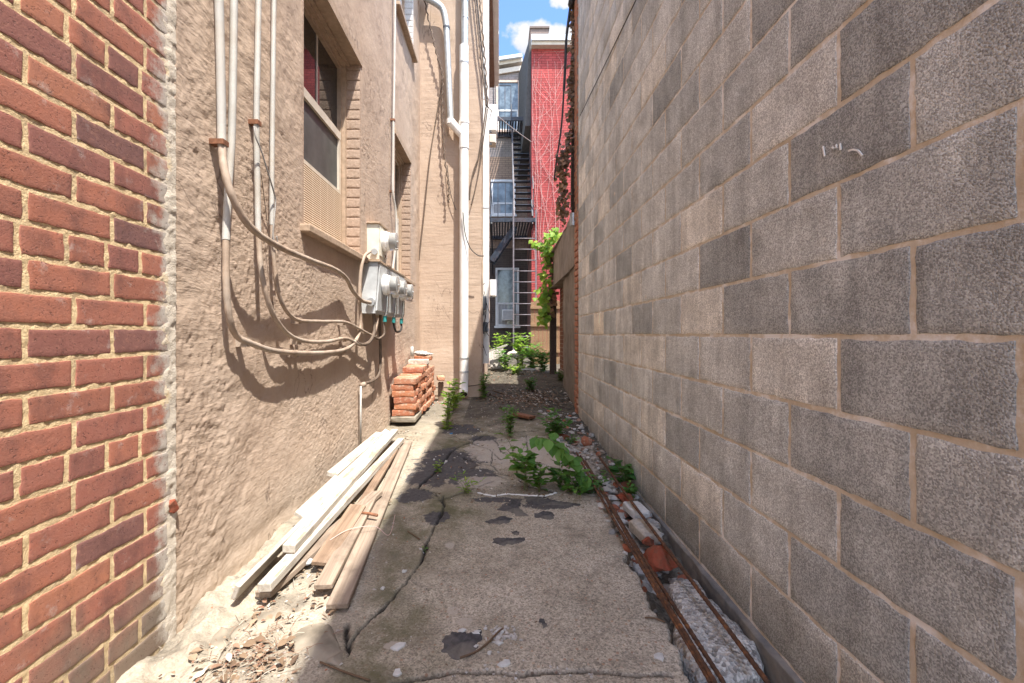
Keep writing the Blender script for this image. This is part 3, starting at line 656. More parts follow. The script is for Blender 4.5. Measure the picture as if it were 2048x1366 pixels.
conduit('conduit', 'thick conduit nearest the brick wall, its tan end swinging to the grey meter box',
        [(432,-160,.035),(438,0,.035),(441,120,.035),(443,230,.036),(444,292,.04),(450,345,.06),(470,405,.085),(505,458,.10),(560,494,.10),(620,520,.09),(668,538,.075),(692,556,.06),(706,582,.06),(724,601,.065),(740,605,.075)], .0158, (M['pipe_white'], M['tan_pipe']), [(443,286,.038)], 4, [])
conduit('conduit', 'conduit second from the brick wall, dropping lowest and looping to the cream meter box',
        [(470,-160,.03),(468,0,.03),(466,150,.03),(463,280,.03),(457,370,.03),(452,480,.035),(453,580,.04),(460,640,.04),(474,672,.03),(498,685,.04),(545,701,.05),(600,706,.05),(655,705,.05),(692,698,.045),(712,680,.045),(721,650,.045),(719,590,.045),(722,540,.05),(729,513,.06),(740,503,.075)], .0142, (M['pipe_white'], M['tan_pipe']), [], 5, [(592,707,.04),(690,700,.04),(492,684,.035)])
conduit('conduit', 'conduit third from the brick wall, with a rusty strap and the middle loop',
        [(520,-160,.03),(517,0,.03),(515,120,.03),(513,245,.03),(515,380,.03),(517,470,.035),(523,545,.05),(537,605,.06),(556,645,.06),(582,672,.05),(615,683,.05),(655,683,.05),(692,677,.045),(722,690,.05),(742,680,.07),(752,655,.08),(755,636,.085)], .0125, (M['pipe_white'], M['tan_pipe']), [(513,246,.03)], 5, [(598,682,.04),(690,678,.04)])
conduit('conduit', 'slim conduit fourth from the brick wall, with the uppermost level loop',
        [(551,-160,.028),(548,0,.028),(546,150,.028),(544,330,.028),(544,450,.03),(548,520,.04),(556,580,.05),(572,620,.055),(596,640,.05),(640,643,.05),(688,644,.05),(714,655,.05),(738,668,.06),(752,672,.07)], .0110, (M['pipe_white'], M['tan_pipe']), [], 4, [(600,641,.04),(688,645,.04)])
pts = [LW(790,-60,.03), LW(790,0,.03), LW(789,120,.03), LW(787,240,.03), LW(786,330,.03), LW(786,385,.035), LW(791,420,.05), LW(793,460,.06), LW(789,510,.05), LW(785,540,.04)]
t = thing('conduit', 'thin pale conduit coming down between the windows to behind the upper meter', 'conduit', pts[0]); MB().tube(cr(pts, 8), .012, 8).build('cable', M['pipe_white'], t, auto=40)
for s in [(787,240,.03),(786,383,.03)]: strap(t, LW(*s), .012)
pts = [LW(508,253,.045), LW(512,275,.055), LW(522,300,.06), LW(533,335,.06), LW(545,375,.055), LW(551,400,.05), LW(549,430,.05), LW(546,470,.05), LW(551,490,.055), LW(557,500,.05), LW(553,472,.05)]
tag(MB().tube(cr(pts, 8), .0035, 6).build('cord', M['grey_cable'], None, pts[0], smooth=True), 'thin grey cord hanging loose between the third and fourth conduits', 'cord')
pts = [LW(522,345,.03), LW(529,400,.03), LW(535,450,.03), LW(541,490,.035)]
tag(MB().tube(cr(pts, 6), .002, 5).build('loose_wire', M['brown_cable'], None, pts[0], smooth=True), 'thin dark wire hanging behind the pale conduits', 'wire')
# meters
def meter(par, y, z, x, r=.078, l=.115):
    m = MB(); m.tube([(x-.004, y, z), (x+.03, y, z), (x+.032, y, z), (x+l*.5, y, z)], [r*1.12, r*1.12, r, r], 28)
    mt = m.build('meter', M['meter_white'], par, auto=40)
    MB().tube([(x+l*.5+.001, y, z), (x+l*.97, y, z), (x+l, y, z)], [r*.985, r*.97, r*.9], 28).build('glass_cover', M['mglass'], mt, auto=40)
    MB().box((x+l*.5+.002, y-r*.6, z-r*.35), (x+l*.8, y+r*.6, z+r*.1)).build('dial', M['dark_dial'], mt)
    MB().tube([(x+l+.001, y, z), (x+l+.010, y, z)], .007, 8).build('knob', M['galv'], mt)
    return mt
def bevel_box(lo, hi, b=.004):
    c = [(a+d)/2 for a, d in zip(lo, hi)]; vs, fs = chunk_box(hi[0]-lo[0], hi[1]-lo[1], hi[2]-lo[2], b, 0, 1, 0)
    return MB().add([(x+c[0], y+c[1], z+c[2]) for x, y, z in vs], fs)
X0 = XL-.012; XB = XL+.105
t = thing('electric_meter_box', 'cream single electric meter box mounted above the larger grey meter box', 'meter box', (XL, 3.8, H+.62))
bevel_box((X0, 3.69, H+.625), (XB, 3.925, H+.925)).build('enclosure', M['meter_box'], t)
bevel_box((X0, 3.675, H+.926), (XB+.012, 3.94, H+.938), .002).build('lid', M['tan_paint'], t)
bevel_box((XB+.001, 3.70, H+.66), (XB+.008, 3.915, H+.90), .002).build('cover', M['meter_box'], t)
meter(t, 3.81, H+.80, XB+.009)
MB().tube([(XL+.07, 3.672, H+.69), (XL+.07, 3.69, H+.69)], .027, 12).build('connector', M['galv'], t)
MB().tube([(XB+.012, 3.83, H+.69), (XB+.02, 3.83, H+.68), (XB+.018, 3.83, H+.665)], .004, 6).build('latch', M['rust_strap'], t)
t = thing('electric_meter_box', 'chalky grey wide meter box carrying three round meters below the cream one', 'meter box', (XL, 4.05, H+.17)); XB = XL+.13
m = MB(); m.add([(X0,3.58,H+.17),(XB-.03,3.58,H+.17),(XB-.03,4.55,H+.17),(X0,4.55,H+.17),(X0,3.58,H+.585),(XB,3.58,H+.585),(XB,4.55,H+.585),(X0,4.55,H+.585)],
    [(0,3,2,1),(4,5,6,7),(0,1,5,4),(1,2,6,5),(2,3,7,6),(3,0,4,7)]); m.build('enclosure', M['grey_box'], t)
bevel_box((X0, 3.565, H+.586), (XB+.015, 4.57, H+.60), .002).build('lid', M['tan_paint'], t)
for k in range(3):
    m = MB(); a = 3.60+k*.315
    m.add([(XB-.028,a,H+.19),(XB-.028,a+.295,H+.19),(XB+.001,a+.295,H+.57),(XB+.001,a,H+.57),(XB-.018,a+.006,H+.196),(XB-.018,a+.289,H+.196),(XB+.010,a+.289,H+.564),(XB+.010,a+.006,H+.564)],
          [(4,5,6,7),(0,1,5,4),(1,2,6,5),(2,3,7,6),(3,0,4,7)]); m.build('cover', M['grey_box'], t)
    meter(t, 3.76+k*.315, H+.42, XB+.004)
    MB().tube([(XB+.02, 3.80+k*.315, H+.34), (XB+.015, 3.80+k*.315, H+.20), (XB+.0, 3.80+k*.315, H+.155)], .013, 10).build('drop_pipe', M['chrome'], t, auto=40)
    MB().tube([(XB-.002, 3.80+k*.315, H+.155), (XB-.004, 3.80+k*.315, H+.105)], .017, 10).build('seal_tag', M['teal'], t, auto=40)
MB().tube([(XL+.075, 3.555, H+.26), (XL+.075, 3.58, H+.26)], .033, 14).build('connector', M['galv'], t)
def cable(name, label, cat, pts, r, mat, grp=None, n=6, k=8):
    o = MB().tube(cr(pts, k), r, n).build(name, mat, None, pts[0], smooth=True); return tag(o, label, cat, grp)
B_ = lambda y, z, o: Vector((XL+o, y, H+z))
cable('bent_cable', 'dark cable looping from the grey meter box back to the lowest conduit loop', 'cable', [B_(3.66,.17,.07), B_(3.66,.08,.075), B_(3.62,.0,.08), B_(3.52,-.07,.07), B_(3.38,-.08,.05), B_(3.26,-.05,.045)], .013, M['brown_cable'], n=10)
cable('bent_cable', 'short dark cable curving under the grey meter box beside the teal tags', 'cable', [B_(3.80,.11,.11), B_(3.80,.04,.12), B_(3.78,-.01,.12), B_(3.68,-.04,.10), B_(3.6,-.02,.09)], .010, M['brown_cable'], n=8)
cable('bent_cable', 'small dark loop of cable joining two teal tags under the meters', 'cable', [B_(4.12,.11,.12), B_(4.14,.05,.13), B_(4.22,.02,.13), B_(4.36,.03,.13), B_(4.43,.07,.13), B_(4.43,.11,.12)], .010, M['black_cable'], n=8)
t = thing('ground_cable', 'black cable dropping from the grey meter box to an elbow and a thin white rod', 'cable', B_(3.92,.1,.04))
MB().tube(cr([B_(3.9,.17,.06), B_(3.92,.08,.05), B_(3.95,-.1,.045), B_(3.95,-.28,.045), B_(3.88,-.37,.045), B_(3.7,-.395,.045), B_(3.5,-.395,.04)], 8), .013, 8).build('cable', M['brown_cable'], t, smooth=True)
MB().tube([B_(3.5,-.40,.04), B_(3.46,-.405,.03)], .022, 8).build('elbow', M['tan_pipe'], t, smooth=True)
MB().tube([B_(3.46,-.41,.025), B_(3.455,-.86,.025)], .008, 8).build('rod', M['pipe_white'], t, smooth=True)
# ================================================================== downspouts on the wing
yd = YF-.11; XD = -.495
zg = gnd(XD, yd)
t = thing('downspout', 'fat white plastic downspout standing in front of the stucco wing, open at its foot', 'downspout', (XD, yd, zg))
zt = P(0, 92, yd).z; zc = P(0, 270, yd).z
MB().tube([(XD, yd, .42), (XD, yd, zc-.1)], .062, 24).build('pipe', M['pvc'], t, auto=40)
MB().tube([(XD, yd, zc+.12), (XD, yd, zt)], .062, 24).build('pipe', M['pvc'], t, auto=40)
zq = zg+.075
m = MB(); path = cr([(XD, yd, .43), (XD, yd-.005, zq+.16), (XD, yd-.03, zq+.07), (XD+.0, yd-.10, zq+.0)], 6); m.tube(path, .06, 24, cap=False)
m.tube(path, .054, 24, cap=False); m.build('outlet', M['pvc'], t, auto=40)
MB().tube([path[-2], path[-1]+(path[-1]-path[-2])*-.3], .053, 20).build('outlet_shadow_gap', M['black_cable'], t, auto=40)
MB().tube([(XD, yd, zc-.19), (XD, yd, zc-.17), (XD, yd, zc-.168), (XD, yd, zc+.15), (XD, yd, zc+.152), (XD, yd, zc+.19)], [.069, .069, .066, .066, .072, .072], 24).build('coupling', M['pvc'], t, auto=40)
for z in (P(0,128,yd).z, P(0,745,yd).z, P(0,718,yd).z): MB().tube([(XD, yd, z), (XD, yd, z+.022)], .066, 24).build('strap', M['galv'], t, auto=40)
b0 = Vector((XD, yd, zc-.02)); b1 = P(903, 246, yd)
MB().tube([b0, b0.lerp(b1, .9), b1], [.058, .058, .062], 20).build('branch', M['pvc'], t, auto=40)
MB().tube([b1+Vector((-.012, 0, -.02)), b1+Vector((-.012, 0, .045))], .058, 20).build('branch_collar', M['pvc'], t, auto=40)
t2 = thing('downspout', 'galvanized steel downspout feeding straight into the top of the white plastic pipe', 'downspout', (XD, yd, zt))
MB().tube([(XD+.01, yd, zt), (XD+.015, yd, 7.0)], .048, 20).build('pipe', M['galv'], t2, auto=40)
for v in (38, 4): MB().tube([(XD+.012, yd, P(0,v,yd).z), (XD+.012, yd, P(0,v,yd).z+.025)], .052, 20).build('strap', M['galv'], t2, auto=40)
ga = b1+Vector((-.012, 0, .045))
t3 = thing('downspout', 'galvanized steel downspout with an elbow at the top, bending over to the left wall', 'downspout', ga)
MB().tube([ga, P(893, 62, yd)], .043, 20).build('pipe', M['galv'], t3, auto=40)
MB().tube(cr([P(893,62,yd), P(891,40,yd), P(884,17,yd), P(866,3,yd-.02), P(838,-12,yd-.05)], 6), .0445, 20).build('elbow', M['galv'], t3, auto=40)
MB().tube([P(893,58,yd), P(893,54,yd)], .049, 20).build('strap', M['darkgrey'], t3, auto=40)
t4 = thing('downspout', 'slim white downspout at the corner of the stucco wing, holding the grey boxes', 'downspout', (-.205, 6.5, .62))
m = MB(); m.box((-.247, 6.46, .62), (-.163, 6.54, 6.95)); m.build('pipe', M['pvc'], t4)
for z in (1.1, 2.9, 4.5): MB().box((-.249, 6.455, z), (-.161, 6.545, z+.03)).build('strap', M['white_metal'], t4)
def boxthing(name, label, cat, c, s, mat, lid=True, latch=None):
    t = thing(name, label, cat, (c[0], c[1], c[2]-s[2]/2)); x, y, z = c; a, b, d = s
    bevel_box((x-a/2, y-b/2, z-d/2), (x+a/2, y+b/2, z+d/2), .006).build('case', mat, t)
    if lid: bevel_box((x-a/2+.012, y-b/2-.010, z-d/2+.012), (x+a/2-.012, y-b/2-.001, z+d/2-.012), .003).build('lid', latch or mat, t)
    bevel_box((x-a*.38, y-b/2, z-d/2-.03), (x-a*.1, y-b/2+.02, z-d/2-.001), .002).build('connector', M['darkgrey'], t)
    return t
c = P(985, 243, 8.0); boxthing('utility_box', 'white utility box high on the side of the stucco wing', 'utility box', c, (.17, .30, .47), M['pvc'])
c = P(985, 274, 7.95); boxthing('junction_box', 'cream box hanging just below the high white utility box', 'utility box', c-Vector((0,0,.07)), (.13, .2, .16), M['cream'])
c = P(986, 577, 8.6); boxthing('utility_box', 'white utility box low on the side of the stucco wing', 'utility box', c, (.13, .2, .32), M['white_frame'])
c = P(968, 606, 6.40); boxthing('switch_box', 'small dark grey switch box on the slim white downspout', 'switch box', c, (.07, .05, .20), M['darkgrey'])
c = P(970, 654, 6.40); boxthing('switch_box', 'lower dark box tangled in cables on the slim white downspout', 'switch box', c, (.08, .05, .14), M['darkgrey'])
# tangle of cables round it
for i in range(7):
    a = P(966+random.uniform(-2,8), 570+random.uniform(-20,60), 6.38); pts = [a]
    for k in range(6): a = a+Vector((random.uniform(-.06,.06), random.uniform(-.02,.01), -random.uniform(.04,.16))); a.y = min(a.y, 6.44); pts.append(a.copy())
    cable('loose_cable', 'thin dark cable in the tangle below the boxes on the slim white downspout', 'cable', pts, .004, M['black_cable'], 'cables tangled on the slim downspout', 5)
# cables over the wing wall
def fwp(u, v, o=.06): return P(u, v, YF-o)
WC = [([(944,-60),(950,0),(957,70),(965,140),(972,212)], .011, 'dark cable nearest the galvanized pipe in the bundle slanting to the wing corner', M['brown_cable'], .09),
      ([(947,-60),(954,0),(961,70),(968,140),(974,214)], .009, 'middle dark cable of the bundle slanting to the wing corner', M['black_cable'], .07),
      ([(950,-60),(959,0),(966,70),(971,140),(976,216)], .012, 'twisted outer cable of the bundle slanting to the wing corner', M['brown_cable'], .06),
      ([(848,-40),(851,8),(862,60),(874,110),(885,152),(884,200),(886,260),(890,320),(897,372),(897,405)], .010, 'dark knotted cable draped down the wing beside the galvanized elbow', M['brown_cable'], .09),
      ([(886,155),(880,190),(872,240),(862,300),(855,360),(848,430),(838,520)], .008, 'dark cable slanting down-left across the wing from the galvanized pipe', M['brown_cable'], .04),
      ([(972,214),(966,260),(958,310),(945,350),(938,400)], .011, 'dark cable slanting back from the wing corner behind the white downspout', M['brown_cable'], .05),
      ([(975,218),(968,270),(960,330),(950,380),(942,410)], .009, 'second dark cable slanting back from the wing corner behind the white downspout', M['brown_cable'], .05),
      ([(926,425),(930,465),(940,495),(955,510),(968,512)], .007, 'thin black cable sagging from the white downspout to the wing corner', M['black_cable'], .20),
      ([(870,775),(905,775),(940,772),(966,768)], .006, 'thin dark cable running level low across the wing', M['black_cable'], .04),
      ([(894,330),(900,380),(905,400),(912,420)], .005, 'hair-thin dark wire on the wing left of the white downspout', M['black_cable'], .05)]
for pts, r, lb, mt, off in WC:
    q = [fwp(u, v, off) for u, v in pts]
    path = cr(q, 10)
    if 'twisted' in lb or 'knotted' in lb: path = [p_+Vector((.010*math.sin(i*1.9), .008*math.cos(i*1.9), 0)) for i, p_ in enumerate(path)]
    tag(MB().tube(path, r, 6).build('wall_cable', mt, None, q[0], smooth=True), lb, 'cable')
# overhead lines
cable('overhead_wire', 'pale wire stretched from the high white box across to the red building', 'wire', [P(974,213,7.2), P(1000,236,9), P(1035,264,11), P(1063,284,13.2)], .010, M['grey_cable'])
q = [P(1147,-40,5.22), P(1142,8,5.22), P(1134,70,5.24), P(1131,130,5.26), P(1127,200,5.26), P(1122,260,5.28), P(1113,320,5.3), P(1108,360,5.3)]
q = [Vector((p_.x, 5.28, p_.z)) for p_ in q]
t = thing('hanging_cable', 'heavy black cable hanging in front of the red building beside the ivied corner', 'cable', q[0])
MB().tube(cr(q, 8), [.016 if i < 30 else .011 for i in range(len(cr(q, 8)))], 8).build('cable', M['black_cable'], t, smooth=True)
MB().tube([P(1146,-12,5.2), P(1141,12,5.2)], [.045, .03], 8).build('splice', M['black_cable'], t, smooth=True)
def RW(u, v, off=.02):
    x = XR-off; y = F*x/(u-1000); return Vector((x, y, H-(v-668)/F*y))
a, b = RW(1300,-58), RW(1160,232)
cable('wall_wire', 'thin black wire running straight down the block wall to its far end', 'wire', [a, a.lerp(b,.33), a.lerp(b,.66), b], .004, M['black_cable'], k=4)
# ================================================================== brick stack
def lay(name, mesh, mat, loc, rz, tiltx=0, tilty=0):
    o = bpy.data.objects.new(name, mesh); COL.objects.link(o); o.location = loc; o.rotation_euler = (tiltx, tilty, rz); return o
bms = []
for s in range(5):
    vs, fs = chunk_box(.225, .102, .0605, .003, .0009, s+3, 3, .007); me = bpy.data.meshes.new('loose_brick'); me.from_pydata(vs, [], fs); me.materials.append(M['lbrick']); bms.append(me)
GRP = 'loose bricks stacked against the stucco wall'
ncol = 12
for c in range(ncol):
    y = 4.46+c*.108; g = .055+float(base(y))
    n = 6 if c < 4 else 7 if c < 6 else 7 if c < 9 else 6
    for k in range(0 if c < 3 else -1, n):
        z = g+.03+k*.0635+(.055 if True else 0)
        x = XL+.145+random.uniform(-.012, .018)+(.012 if k % 2 else 0)
        o = lay('loose_brick', bms[random.randrange(5)], M['lbrick'], (x, y+random.uniform(-.004,.004), z), random.uniform(-.07,.07)+random.choice([0, math.pi]), random.uniform(-.02,.02), random.uniform(-.02,.02))
        if c == 0 and k == n-1: lb = 'top front brick of the stack, with a pale pinkish face'
        else: lb = 'loose orange brick in the rough stack against the stucco wall'
        tag(o, lb, 'brick', GRP)
def big(name, s, mat, loc, rz, lb, cat, seed, chip=.02, tilt=(0,0), grp=None):
    vs, fs = chunk_box(*s, .008, .003, seed, 2, chip); o = MB().add(vs, fs).build(name, mat, None, None); o.location = loc; o.rotation_euler = (tilt[0], tilt[1], rz); return tag(o, lb, cat, grp)
big('concrete_slab', (.25, .36, .06), M['stone'], (XL+.15, 4.58, .02+.055+float(base(4.6))), 0, 'pale worn concrete block under the front of the brick stack', 'slab', 5, tilt=(.03,0))
zt_ = .055+float(base(5.1))+.055+.03
big('stone_block', (.24, .12, .06), M['cement'], (XL+.15, 5.25, zt_+6*.0635+.03+.03), .1, 'pale stone block lying across the brick stack', 'stone', 8)
big('loose_brick', (.21, .1, .06), M['lbrick'], (XL+.17, 5.46, zt_+7*.0635+.03), -.15, 'orange brick highest but one at the back of the brick stack', 'brick', 9, grp=GRP)
vs, fs = rock((.12, .07, .035), 5, 3); o = MB().add(vs, fs).build('mortar_lump', M['conc'], None, None, smooth=True); o.location = (XL+.17, 5.46, zt_+7*.0635+.09); tag(o, 'whitish mortar-crusted lump crowning the brick stack', 'rubble')
big('loose_brick', (.1, .2, .06), M['lbrick'], (XL+.33, 5.86, .045+float(base(5.9))+.26), .2, 'small brick jutting out behind the stack beside the wing', 'brick', 12, grp=GRP)
big('wood_post', (.075, .05, .30), M['raw_wood'], (XL+.33, 5.88, float(base(5.9))+.10), .05, 'short brown stub of timber behind the brick stack', 'post', 13)
o = MB().tube([(XL+.05,5.35,zt_+.50),(XL+.05,5.35,zt_+.62)], .02, 8).build('pipe_stub', M['pipe_white'], None, (XL+.05,5.35,zt_+.5), smooth=True); tag(o, 'short whitish pipe stub rising behind the brick stack', 'pipe')
# ================================================================== boards
def plank(a, b, w, th, mat, lb, roll=0., bev=.003, name='wood_plank', seed=0):
    a = Vector(a); b = Vector(b); d = b-a; L = d.length; y = d.normalized(); x = y.cross(Vector((0,0,1))).normalized(); z = x.cross(y)
    x, z = x*math.cos(roll)+z*math.sin(roll), z*math.cos(roll)-x*math.sin(roll)
    vs, fs = chunk_box(w, L, th, bev, .0, seed, 0)
    m = MB(); bm = []
    for p in vs:   # slight bow
        t = p[1]/L; bow = .012*math.sin(seed*1.3)*(1-4*t*t)
        m.v.append((p[0]+bow*.4, p[1], p[2]))
    m.f = fs; m.t = [0]*len(fs)
    o = m.build(name, mat, None, None); o.matrix_world = Matrix(((x.x,y.x,z.x,(a.x+b.x)/2),(x.y,y.y,z.y,(a.y+b.y)/2),(x.z,y.z,z.z,(a.z+b.z)/2),(0,0,0,1)))
    return tag(o, lb, 'board', 'boards left along the foot of the stucco wall')
def PG(u, v, dz): return G(u, v, dz)
# long flat boards nearest the middle of the alley
plank(PG(674,1213,.03), PG(815,884,.035), .08, .022, M['grey_wood'], 'long grey-brown flat board lying nearest the open paving', 0, seed=1)
plank(PG(646,1174,.05), PG(742,995,.05), .07, .022, M['grey_wood'], 'short grey-brown board lying beside the long flat board', .02, seed=2)
plank(PG(642,1128,.05), PG(716,1012,.07), .085, .02, M['raw_wood'], 'brown board stub lying between the white and the grey boards', -.1, seed=3)
plank(PG(525,1190,.03), PG(755,985,.05), .07, .025, M['grey_wood'], 'pale tan board poking out from under the white two-by-four', .1, seed=4)
plank(PG(528,1176,.085), PG(802,880,.075), .052, .034, M['white_wood'], 'white flaking two-by-four lying foremost on the pile of boards', .05, seed=5)
plank(PG(577,1098,.12), PG(790,862,.10), .055, .036, M['white_wood'], 'white flaking two-by-four lying higher, its end over the foremost one', -.05, seed=6)
plank(PG(470,1186,.08), PG(640,1012,.11), .065, .020, M['white_wood'], 'white board standing on edge with its end nearest the camera', 1.15, seed=7)
plank(PG(603,1035,.10), PG(778,864,.13), .085, .02, M['white_wood'], 'wide white board propped between the pile and the stucco wall', -.55, seed=8)
plank(PG(664,950,.13), PG(760,868,.14), .07, .03, M['white_wood'], 'short white board end tucked against the stucco wall', -.2, seed=9)
plank(PG(690,1062,.045), PG(790,900,.05), .05, .02, M['raw_wood'], 'thin reddish brown strip of wood in the gap between boards', 0, seed=11)
a = PG(720,1026,.062); b = PG(755,1031,.062)
tag(MB().tube([a, a.lerp(b,.5)+Vector((0,0,.004)), b], .008, 8).build('rusty_bolt', M['rust_strap'], None, a, smooth=True), 'rusty brown bolt lying across the flat grey board', 'bolt')
tag(MB().tube(cr([PG(660,1080,.07), PG(700,1058,.075), PG(750,1053,.06), PG(778,1070,.02), PG(790,1030,.02)], 8), .0018, 5).build('string', M['pale_twig'], None, a), 'thin pale string lying over the grey boards', 'string')
vs, fs = rock((.035,.02,.014), 8, 2); o = MB().add(vs, fs).build('plastic_scrap', M['greyplastic'], None, None, smooth=True); o.location = PG(615,1124,.03); tag(o, 'small grey plastic scrap among the leaves between the boards', 'scrap')
# ================================================================== steel bars
def bar(a, b, lb, r=.0075, sag=0.):
    a = Vector(a); b = Vector(b); L = (b-a).length; n = int(L/.012); pts = []; rs = []
    for i in range(n+1):
        t = i/n; p = a.lerp(b, t); p.z += sag*4*t*(1-t); p.x += .006*math.sin(t*5+len(lb)); pts.append(p); rs.append(r*(1.10 if i % 2 else .93))
    return tag(MB().tube(pts, rs, 8).build('steel_bar', M['rust'], None, a, smooth=True), lb, 'steel bar', 'rusty steel bars by the block wall')
def GA(u, v, z):   # point at absolute height z
    y = F*(H-z)/(v-668); return Vector(((u-1000)/F*y, y, z))
bar(GA(1418,1366,.035), GA(1152,905,.155), 'rusty steel bar on the left of the close-lying three', .0075)
bar(GA(1433,1366,.045), GA(1160,912,.15), 'rusty steel bar in the middle of the close-lying three', .0075)
bar(GA(1446,1366,.035), GA(1168,922,.14), 'rusty steel bar on the right of the close-lying three', .0075)
bar(GA(1532,1366,.05), GA(1200,915,.14), 'single rusty steel bar lying apart, nearest the block wall', .0078)
# ================================================================== rubble
def rk(name, size, seed, loc, mat, lb, cat='rubble', rz=0., rough=.22, sub=4, grp=None, tilt=(0,0)):
    vs, fs = rock(size, seed, sub, rough); o = MB().add(vs, fs).build(name, mat, None, None, smooth=False, auto=35); o.location = loc; o.rotation_euler = (tilt[0], tilt[1], rz); return tag(o, lb, cat, grp)
# the long broken slab in the gutter
from mathutils import noise as mn
out = [GA(u, v, -.03) for u, v in [(1336,1170),(1362,1158),(1392,1163),(1420,1195),(1448,1228),(1482,1262),(1512,1295),(1527,1325),(1524,1352),(1490,1364),(1452,1362),(1405,1352),(1372,1332),(1350,1300),(1345,1262),(1352,1225),(1342,1195)]]
cx = sum(p_.x for p_ in out)/len(out); cy = sum(p_.y for p_ in out)/len(out)
ring = []
N_ = 64; poly = cr(out+[out[0]], 5)
m = MB(); rows = []
for s, zz in [(0, .028), (.25, .03), (.5, .028), (.75, .024), (.9, .016), (.97, .004), (1.0, -.015), (1.0, -.05), (.94, -.10), (.6, -.12)]:
    rows.append([Vector((cx+(p_.x-cx)*s, cy+(p_.y-cy)*s, -.03+zz)) for p_ in poly[:-1]])
npz = len(rows[0]); 
for r_ in rows:
    for p_ in r_:
        k = .007*mn.noise(p_*45)+.012*mn.noise(p_*14)+.004*mn.noise(p_*110); q_ = p_+Vector((k*.8, k*.6, k*1.1)); m.v.append(tuple(q_))
for i in range(len(rows)-1):
    for j in range(npz): m.f.append((i*npz+j, i*npz+(j+1) % npz, (i+1)*npz+(j+1) % npz, (i+1)*npz+j)); m.t.append(0)
o = m.build('concrete_chunk', M['conc'], None, (cx, cy, -.1), auto=45); o.data.flip_normals(); tag(o, 'large jagged slab of broken concrete lying under the steel bars by the block wall', 'rubble')
def GZ(u, v, dz=0.):  # on the finished sheet
    p_ = G(u, v); p_.z = gnd(p_.x, p_.y)+dz; return p_
rk('broken_brick', (.075,.085,.055), 21, GA(1318,1118,.02), M['rbrick'], 'broken dark red brick lump wedged above the big concrete slab', 'brick', .4, .12)
rk('broken_brick', (.028,.03,.025), 25, GA(1296,1082,.045), M['rbrick'], 'small red brick fragment touching the grey-brown brick in the gutter', 'brick', .4)
big('gutter_brick', (.105,.20,.06), M['cement'], GA(1290,1062,.035), .12, 'mossy grey-brown brick laid lengthwise in the gutter', 'brick', 31, .02)
big('gutter_block', (.10,.17,.05), M['chip'], GA(1272,1020,.055), .1, 'whitewashed brick lying at the far end of the mossy brick', 'brick', 33, .02)
rk('broken_brick', (.055,.06,.055), 27, GZ(1172,882,.04), M['lbrick'], 'bright orange broken brick standing against the block wall beside the bushy weed', 'brick', .2, .1)
rk('broken_brick', (.05,.055,.03), 28, GA(1248,996,.06), M['rbrick'], 'rounded dark brick lump between the two bar bundles', 'brick', .2, .15)
rk('broken_brick', (.11,.04,.025), 29, GZ(1122,878,.02), M['rbrick'], 'flat dark red brick piece under the bushy weed', 'brick', .1, .1)
rk('broken_brick', (.022,.025,.022), 30, GZ(1197,906,.02), M['lbrick'], 'little orange brick crumb further down the gutter', 'brick', .1, .1)
plank(GZ(1030,834,.03), GZ(1065,841,.03), .11, .028, M['rust_strap'], 'short rust-red board lying alone on the far paving', .05, .004, 'wood_offcut', 3)
# worn curb stones and lumps at lower left
rk('curb_stone', (.13,.085,.03), 41, GZ(640,1285,-.008), M['stone'], 'rounded worn curb stone half in the shade at the foot of the boards', 'stone', -.7, .08)
rk('curb_stone', (.05,.045,.03), 42, GZ(675,1310,.0), M['stone'], 'darker small curb stone at the shadow edge, right of the rounded one', 'stone', -.5, .08)
rk('curb_stone', (.13,.06,.026), 43, GZ(500,1250,-.008), M['stone'], 'long worn curb stone below the ends of the white boards', 'stone', .6, .08)
rk('curb_stone', (.055,.10,.03), 44, GZ(425,1295,-.01), M['stone'], 'worn curb stone at the left of the leaf pile', 'stone', .35, .08)
rk('broken_brick', (.028,.03,.03), 61, LW(341,1010,.0), M['rbrick'], 'red brick fragment exposed at the seam between the brick and the stucco', 'brick', .2, .1)
# stones
k = 0
rub = MB()
def scatter_stone(x, y, s, tone, z=None):
    vs, fs = rock((s*random.uniform(.8,1.4), s*random.uniform(.8,1.3), s*random.uniform(.45,.8)), random.random()*50, 1 if s < .02 else 2, .15)
    a = random.uniform(0, 6.28); ca, sa = math.cos(a), math.sin(a); z = gnd(x, y) if z is None else z
    rub.add([(x+p[0]*ca-p[1]*sa, y+p[0]*sa+p[1]*ca, z+p[2]+s*.25) for p in vs], fs, max(.01, tone))
for i in range(620):
    y = 1.95+3.2*random.random()**1.3; x = random.uniform(.57, .875) if y < 2.9 else random.uniform(.45+.05*random.random(), .87)
    s = random.choice([.006,.008,.01,.014,.02,.03])*random.uniform(.8,1.2)
    scatter_stone(x, y, s, random.choice([.1,.3,.35,.5,.55,.55,.6,.75,.8,.9,.95]))
for i in range(120):
    y = random.uniform(1.95, 3.0); scatter_stone(random.uniform(.60,.86), y, random.uniform(.018,.042), random.choice([.3,.5,.55,.6,.55,.2,.9]))
for i in range(24): scatter_stone(random.uniform(.58,.86), random.uniform(1.2, 1.95), random.uniform(.006,.025), random.choice([.1,.2,.3,.5,.7]))
for i in range(260): scatter_stone(random.gauss(0,.5)-.1, random.uniform(2.55, 5.6), random.uniform(.003,.010), random.choice([.3,.5,.55,.7,.2]))
for i in range(200): scatter_stone(random.uniform(-1.08,-.5), random.uniform(1.25, 2.4), random.uniform(.002,.007), random.choice([.3,.5,.55,.65,.75,.95]))
for i in range(60):
    p_ = G(random.gauss(1005,16), random.gauss(1275,10)); scatter_stone(p_.x, p_.y, random.uniform(.003,.010), .45+random.random()*.12)
